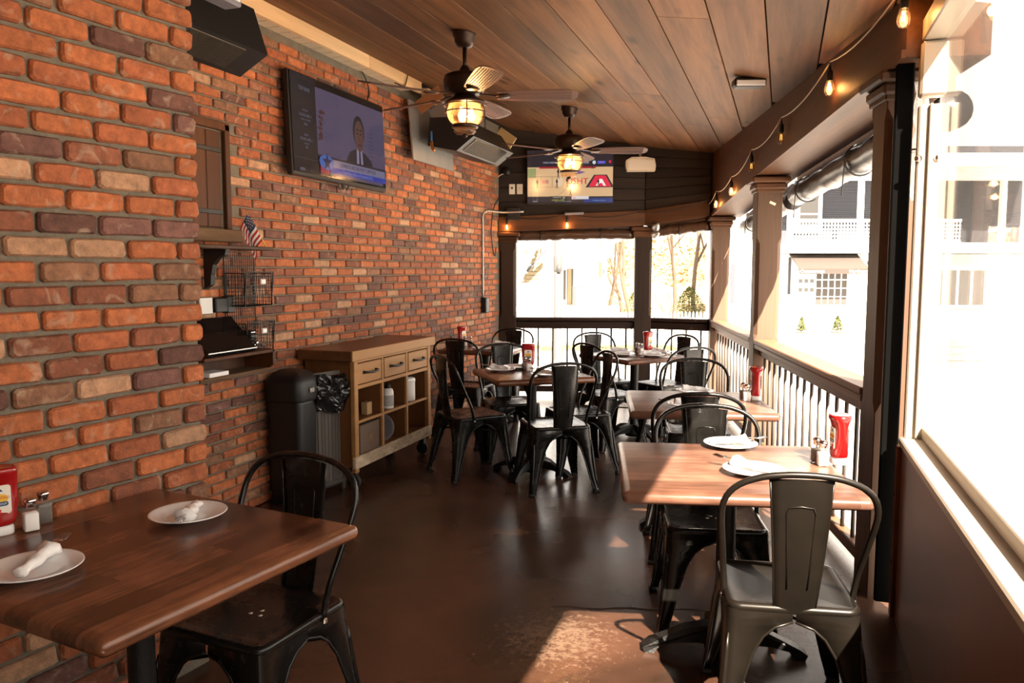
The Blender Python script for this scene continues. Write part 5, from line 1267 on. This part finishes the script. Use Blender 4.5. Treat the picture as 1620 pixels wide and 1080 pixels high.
for i in range(nv + 1):
    for j in range(nu + 1):
        u = -1 + 2 * j / nu; v = i / nv; z = .82 - .25 * v - .02 * math.sin(u * 5)
        if u < -.45: p = Vector((HX + .02 - (-.45 - u) / .55 * .14, -HY - .016, z))
        elif u > .85: p = Vector((HX + .01 - (u - .85) * .3, HY + .018, z))
        else: p = Vector((HX + .022, -HY - .016 + (u + .45) / 1.3 * (2 * HY + .03), z))
        n_ = NZ.fractal(Vector((u * 4.5, v * 3.2, 1.7)), 1.0, 2.0, 4) * .030 + abs(NZ.noise(Vector((u * 9, v * 5, 4)))) * .02
        d = Vector((1, -.35 if u < -.3 else .1, 0)).normalized(); vs.append(p + d * (n_ + .012 + .03 * math.sin(v * 3.0)) + Vector((0, 0, n_ * .6)))
for i in range(nv):
    for j in range(nu): fs.append((i * (nu + 1) + j, i * (nu + 1) + j + 1, (i + 1) * (nu + 1) + j + 1, (i + 1) * (nu + 1) + j))
o = MB().add(vs, fs, False).obj('bin_liner', M['bag'], t)
sd_ = o.modifiers.new('thick', 'SOLIDIFY'); sd_.thickness = .002

# ------------------------------------------------------------------ outdoors (porch stands half a metre above the street)
GZ = -0.50
struct(MB().box((0, 22, GZ - 0.1), (160, 160, 0.2)).obj('ground', M['ground']))
struct(MB().prism([(0, 0), (0, 1)], lambda u, v, h: (0, 0, 0), 0, 1).obj('trim_6', M['ground'])) if False else None
# street slab with kerb in front of the shop
def OUT(k, u, z=GZ): p = fw * k + rtv * u; return Vector((p.x, p.y, z))
oa = R(19.052)
rdm = struct(MB().box((0, 0, 0), (60, 7.0, .02)).obj('road', M['road'], None, tuple(OUT(19.5, 8, GZ + .011)), (0, 0, oa)))
for i, (kk, u0, u1) in enumerate(((17.2, 5, 16), (18.6, 6, 16), (20.3, 7, 14))): MB().box((0, 0, 0), (u1 - u0, .05, .006)).obj('road_joint', M['shutter_black'], rdm, (((u0 + u1) / 2 - 8), kk - 19.5, .012))
t = struct(MB().box((0, 0, 0), (60, .2, .14)).obj('kerb', M['ground'], None, tuple(OUT(23.1, 8, GZ + .07)), (0, 0, oa)))
rr = random.Random(21); mb = MB()
for i in range(5000):
    k = rr.uniform(19.2, 20.6); u = rr.uniform(-2.0, 4.2); p = OUT(k, u, GZ); h = rr.uniform(.05, .13); a = rr.uniform(0, 3.14); d = Vector((math.cos(a), math.sin(a), 0)) * .012
    mb.add([p - d, p + d, p + Vector((rr.uniform(-.04, .04), rr.uniform(-.04, .04), h))], [(0, 1, 2)])
g = mb.obj('grass', M['grass'], None); g['kind'] = 'stuff'; g['label'] = 'strip of dry yellowish grass beyond the back railing'; g['category'] = 'grass'

# shop building across the street, its front square to our view
q = .0218
t = thing('shop_building', 'white shop with slate upper storey, lattice balcony and taupe awning across the street', 'building', tuple(OUT(27, (1310 - 810) * q)), oa)
def B(name, a0, a1, b0_, b1, mat, d0=0.0, d1=.1, parent=None):
    """a across, b above eye level, in facade modules; d depth out towards the street"""
    x0, x1, z0, z1 = a0 * q, a1 * q, 1.52 - GZ + b0_ * q, 1.52 - GZ + b1 * q
    return MB().rbox(((x0 + x1) / 2, -(d0 + d1) / 2, (z0 + z1) / 2), (abs(x1 - x0), abs(d1 - d0), abs(z1 - z0)), .006).obj(name, mat, parent or t)
base = -(1.52 - GZ) / q
B('lower_wall', -72, 330, base, 25, M['siding'], -3, 0)
B('upper_wall', -72, 330, 25, 200, M['siding_dark'], -3, -1.2)
for i in range(24): B('clapboard', -60, 330, 72 + 3.0 * i, 74.6 + 3.0 * i, M['siding_dark'], -1.2, -1.15)
for i in range(22): B('clapboard', -72, 330, base + 3.9 * i, base + 3.5 + 3.9 * i, M['siding'], 0, .03)
B('porch_floor', -74, 330, 26, 42, M['white_paint'], -1.25, .45)
B('porch_frieze', -74, 330, 139, 152, M['white_paint'], -.1, .3); B('porch_ceiling', -74, 330, 152, 156, M['siding'], -1.2, .6)
B('roof', -80, 330, 156, 175, M['siding'], -3, .9)
for a in (-70, 39, 150, 260): B('porch_post', a, a + 7, 42, 140, M['white_paint'], .0, .2)
w_ = B('upper_window', -40, 4, 60, 126, M['white_paint'], -1.15, -1.05); B('pane', -32, -3, 92, 121, M['window_mid'], -1.05, -1.03, w_); B('pane', -32, -3, 64, 89, M['window_mid'], -1.05, -1.03, w_)
# lattice balcony rail
lat = MB()
def bx(mb, a0, a1, b0_, b1, d0, d1): mb.box(((a0 + a1) / 2 * q, -(d0 + d1) / 2, 1.52 - GZ + (b0_ + b1) / 2 * q), (abs(a1 - a0) * q, abs(d1 - d0), abs(b1 - b0_) * q))
a = -62
while a < 200: bx(lat, a, a + 1.5, 44, 77, .08, .11); a += 5
for i in range(6): bx(lat, -62, 200, 46 + 5.6 * i, 47.6 + 5.6 * i, .11, .13)
lat.obj('lattice', M['white_paint'], t); B('lattice_rail', -62, 200, 75, 79, M['white_paint'], .05, .16); B('lattice_rail', -62, 200, 42, 45, M['white_paint'], .05, .16)
# awning
x0, x1 = -64 * q, 42 * q; zt, zb = 1.52 - GZ + 25 * q, 1.52 - GZ + 2 * q
aw = MB().prism([(0, zt), (1.0, zb), (1.0, zb - .02), (0, zt - .04)], lambda u, v, h: (h, -u, v), x0, x1).obj('awning', M['awning'], t)
MB().box(((x0 + x1) / 2, -1.0, zb - .085), (x1 - x0, .02, .17)).obj('valance', M['awning'], aw)
for nm_, ax in (('Countertops', x0 + .42), ('Hardware', x1 - .36)): lettering(nm_, .155, M['white_paint'], aw, (ax, -1.015, zb - .085), (1, 0, 0), (0, 0, 1), ext=.003)
w_ = B('shop_window', -58, 32, -58, 0, M['white_paint'], .03, .09)
for i in range(8):
    for j in range(4):
        if j == 3 and i < 3: continue
        B('pane', -52 + 10 * i, -44 + 10 * i, -15.5 - 13.2 * j + 1, -4 - 13.2 * j + 1, M['label'] if i < 3 else M['window_dark'], .09, .10, w_)
for i in range(6): B('poster', -50 + 9 * (i % 3), -44 + 9 * (i % 3), -20 - 14 * (i // 3), -14 - 14 * (i // 3), M['window_mid'], .10, .104, w_)
B('side_shutter', -66, -62, -38, 20, M['siding_dark'], .03, .07)
B('corner_post', 44, 52, base, 26, M['white_paint'], .0, .25)
w_ = B('small_window', 47, 57, -26, 4, M['white_paint'], .03, .06); B('pane', 49, 55, -24, 0, M['window_mid'], .06, .07, w_)
d_ = B('shop_door', 62, 92, base + 6, 8, M['door_brown'], .03, .09); B('door_glass', 69, 88, -48, 2, M['window_dark'], .09, .10, d_)
for txt, bb in (('K', -9), ('Ba', -19)): lettering(txt, .24, M['white_paint'], d_, (70 * q, -.105, 1.52 - GZ + bb * q), (1, 0, 0), (0, 0, 1), 'LEFT', ext=.003)
B('door_head', 58, 96, 8, 14, M['door_brown'], .03, .12)
w_ = B('shop_window', 130, 250, -60, 5, M['white_paint'], .03, .09)
for i in range(5): B('pane', 136 + 22 * i, 154 + 22 * i, -55, 0, M['window_mid'], .09, .10, w_)
# white wing seen in the narrow bay
t2_ = t
t = thing('white_wing', 'white clapboard house with grey shutters beyond the narrow bay', 'building', tuple(OUT(26, (1165 - 810) * .021)), oa); q = .021
base = -(1.52 - GZ) / q
B('wall', -14, 30, base, 75, M['siding'], -3, 0)
for i in range(32): B('clapboard', -14, 30, base + 5.2 * i, base + 4.8 + 5.2 * i, M['siding'], 0, .03)
w_ = B('window', -11, 6, -60, 28, M['white_paint'], .03, .08); B('pane', -4, 3, -56, -16, M['window_mid'], .08, .09, w_); B('pane', -4, 3, -12, 24, M['window_mid'], .08, .09, w_)
B('shutter', -12, -5, -52, 10, M['siding_dark'], .09, .12); B('shutter', 8, 14, -52, 24, M['window_mid'], .09, .12)
B('eave', -18, 36, 75, 84, M['white_paint'], -3, .5)
MB().prism([(-18 * q, 0), (36 * q, 0), (9 * q, 1.0)], lambda u, v, h: (u, h, 1.52 - GZ + 84 * q + v), -.4, 3).obj('roof', M['roof'], t)

# white house with outside stair beyond the back opening
t = thing('white_house', 'white clapboard house with stair, porch and black railing beyond the wide back opening', 'building', tuple(OUT(22, (860 - 810) * .0177)), oa); q = .0177
base = -(1.52 - GZ) / q
B('main_wall', -110, 25, base, 80, M['siding'], -3, 0); 
for i in range(30): B('clapboard', -110, 25, base + 5.2 * i, base + 4.9 + 5.2 * i, M['siding'], 0, .025)
B('upper_wall', -110, 4, -20, 34, M['siding_tan'], .03, .04)
for i in range(9): B('tan_clapboard', -28, -7, -20 + 6 * i, -14.6 + 6 * i, M['siding_tan'], .04, .07)
def diag(name, a0, b0_, a1, b1, w_, mat, d): return MB().bar((a0 * q, -d, 1.52 - GZ + b0_ * q), (a1 * q, -d, 1.52 - GZ + b1 * q), .12, w_).obj(name, mat, t)
diag('stair_stringer', -60, -60, -8, 52, .16, M['white_paint'], .5); diag('bracket', -27, -2, 4, 32, .06, M['siding_dark'], .5); diag('bracket', -27, -2, -26, 20, .06, M['siding_dark'], .5)
for i in range(9): B('stair_tread', -56 + 5.5 * i, -49 + 5.5 * i, -52 + 11.8 * i, -50 + 11.8 * i, M['white_paint'], .2, 1.0)
B('porch_wall', 25, 110, base, 60, M['siding'], -4, -1.5); B('porch_beam', 18, 110, 20, 44, M['white_paint'], -1.5, .2); B('porch_roof', 14, 118, 44, 50, M['siding'], -3, .6)
for a in (62, 84): B('porch_post', a, a + 8, base, 20, M['white_paint'], 0, .15)
B('porch_post', 86, 91, -10, 13, M['mulch'], .15, .2)
B('shutter', 43, 50, -58, 2, M['siding_tan'], -1.5, -1.4); B('shutter', 50, 53, -58, 2, M['shutter_black'], -1.5, -1.42)
for a in (30, 38): w_ = B('window', a - 3, a + 4, -52, 2, M['white_paint'], -1.5, -1.44); B('pane', a - 1.5, a + 2.5, -50, 0, M['window_dark'], -1.44, -1.42, w_)
B('door', 56, 78, -60, 4, M['siding'], -1.5, -1.45); w_ = B('window', 90, 108, -60, 4, M['white_paint'], -1.5, -1.45); B('pane', 92, 106, -56, 0, M['window_mid'], -1.45, -1.43, w_)
mb = MB()
for a in range(45, 52): bx(mb, a, a + .8, -58, -27, .1, .115)
for a in (56, 64, 68): bx(mb, a, a + 1.1, -58, -27, .1, .115)
bx(mb, 44, 52, -28.2, -26.6, .1, .12); bx(mb, 56, 69, -28.2, -26.6, .1, .12); bx(mb, 56, 69, -59.4, -58, .1, .12)
for a in (75, 77.5, 80, 82.5, 85): bx(mb, a, a + 1.0, -58, -32, .1, .115)
mb.obj('iron_railing', M['shutter_black'], t)
B('porch_deck', 25, 118, base, -60, M['siding'], -1.5, .3)
# grey column standing in front of the house
t = thing('grey_column', 'round grey painted column with a small black lamp outside the back railing', 'column', tuple(OUT(16.4, (882 - 810) / 1240 * 16.4)), oa)
MB().lathe([(.0001, 0), (.16, 0), (.16, .06), (.12, .10), (.10, .14), (.085, .17), (.082, 3.9), (.0001, 3.9)], 20).obj('shaft', M['pipe'], t)
MB().lathe([(.092, 2.0), (.098, 2.02), (.098, 2.30), (.092, 2.32)], 20).obj('collar', M['pipe'], t); MB().lathe([(.0001, 1.96), (.04, 1.98), (.055, 2.06), (.04, 2.12), (.0001, 2.13)], 16, (.02, -.09, 0)).obj('lamp_head', M['shutter_black'], t)
# picket fence
t = thing('picket_fence', 'low white picket fence beyond the back right corner', 'fence', tuple(OUT(21, (1035 - 810) / 1240 * 21)), oa)
pm = MB().prism([(-.025, 0), (.025, 0), (.025, .86), (0, .92), (-.025, .86)], lambda u, v, h: (u, h, v), -.01, .01).mesh('picket', M['white_paint'])
for i in range(30): link('picket', pm, t, (-1.45 + .1 * i, 0, 0))
for z in (.25, .70): MB().box((0, .03, z), (3.0, .03, .07)).obj('rail', M['white_paint'], t)
# bare trees
def tree(label, k, px, hgt, seed, r=.13, depth=5, spread=.5):
    rr = random.Random(seed); t = thing('bare_tree', label, 'tree', tuple(OUT(k, (px - 810) / 1240 * k)), 0, 'bare trees beyond the back railing')
    tr_ = MB(); br = MB()
    def grow(p, d, L, r_, dep):
        n = 3; pts = [p]; dd = d.copy()
        for i in range(n):
            dd = (dd + Vector((rr.uniform(-1, 1), rr.uniform(-1, 1), rr.uniform(-.3, .6))) * .13).normalized(); pts.append(pts[-1] + dd * L / n)
        (tr_ if dep >= depth - 1 else br).tube(pts, [r_ * (1 - .13 * i) for i in range(n + 1)], 6 if dep > 2 else 4, cap=False)
        if dep == 0: return
        for c in range(3 if dep > 1 else 4):
            f = rr.uniform(.45, 1.0); b_ = pts[0].lerp(pts[-1], f) if c else pts[-1]
            b_ = pts[min(n, int(f * n + .5))] if c else pts[-1]
            nd_ = (dd + Vector((rr.uniform(-1, 1), rr.uniform(-1, 1), rr.uniform(-.25, .7))) * spread * (1.5 if c else .6)).normalized()
            grow(b_, nd_, L * rr.uniform(.6, .8), r_ * .58, dep - 1)
    grow(Vector((0, 0, 0)), Vector((rr.uniform(-.08, .08), 0, 1)), hgt * .36, r, depth)
    tr_.obj('trunk', M['bark'], t); br.obj('branches', M['bark'], t)
tree('slim bare tree behind the picket fence, left of the middle back post', 26, 1000, 6.5, 4, .085)
tree('bare tree with a dark leaning trunk seen in the back right corner opening', 28, 1066, 7, 8, .085)
tree('taller pale bare tree at the right edge of the back right corner opening', 30, 1098, 9, 15, .10)
tree('bare tree filling the sky behind the house, above its porch roof', 33, 960, 8, 23, .075)
tree('bare tree far behind, at the right of the wide back opening', 35, 985, 7, 31, .07)
# dry scrub hillside and shrubs
rr = random.Random(5); mb = MB()
for i in range(9000):
    k = rr.uniform(39, 46); u = rr.uniform(-3, 13); z = GZ + abs(rr.gauss(0, 1)) * 1.9; p = OUT(k, u, z); s = rr.uniform(.05, .22)
    a = Vector((rr.gauss(0, 1), rr.gauss(0, 1), rr.gauss(0, 1))).normalized() * s; b_ = Vector((rr.gauss(0, 1), rr.gauss(0, 1), rr.gauss(0, 1))).normalized() * s * .5
    mb.add([p - a, p + b_, p + a, p - b_], [(0, 1, 2, 3)])
g = mb.obj('scrub', M['scrub']); g['kind'] = 'stuff'; g['label'] = 'dry orange brown scrub on the rise behind the bare trees'; g['category'] = 'scrub'
struct(MB().prism([(34, -.6), (60, -.6), (60, 4.0), (45, 2.2)], lambda u, v, h: tuple(OUT(u, h, v)), -12, 24).obj('hill', M['scrub']))
def shrub(label, cat, k, px, h, w_, n, seed, mat):
    rr = random.Random(seed); t = thing('shrub', label, cat, tuple(OUT(k, (px - 810) / 1240 * k)), 0)
    mb = MB()
    for i in range(n):
        f = rr.random(); r_ = w_ * (1 - f) ** .7 * rr.random() ** .4; a = rr.uniform(0, 6.28); p = Vector((r_ * math.cos(a), r_ * math.sin(a), .08 + h * f)); s = rr.uniform(.03, .07)
        x = Vector((rr.gauss(0, 1), rr.gauss(0, 1), rr.gauss(0, 1))).normalized() * s; y = Vector((rr.gauss(0, 1), rr.gauss(0, 1), rr.gauss(0, 1))).normalized() * s * .5
        mb.add([p - x, p + y, p + x, p - y], [(0, 1, 2, 3)])
    mb.obj('foliage', mat, t); MB().tube([(0, 0, 0), (0, 0, h * .8)], .02, 6).lathe([(.0001, .05), (w_ * .9, .03), (w_ * 1.1, 0)], 14).obj('stem', M['mulch'], t)
shrub('small conical green shrub in front of the shop window, the left one', 'shrub', 25.2, 1269, .42, .17, 320, 1, M['leaf'])
shrub('small conical green shrub in front of the shop, the right one', 'shrub', 25.2, 1326, .46, .2, 380, 2, M['leaf'])
shrub('yellow green bush beyond the back right corner opening', 'bush', 30, 1090, 1.3, .9, 1500, 3, M['leaf'])
shrub('yellow green bush left of the middle back post beyond the fence', 'bush', 30, 1008, 1.2, .8, 1200, 4, M['leaf'])
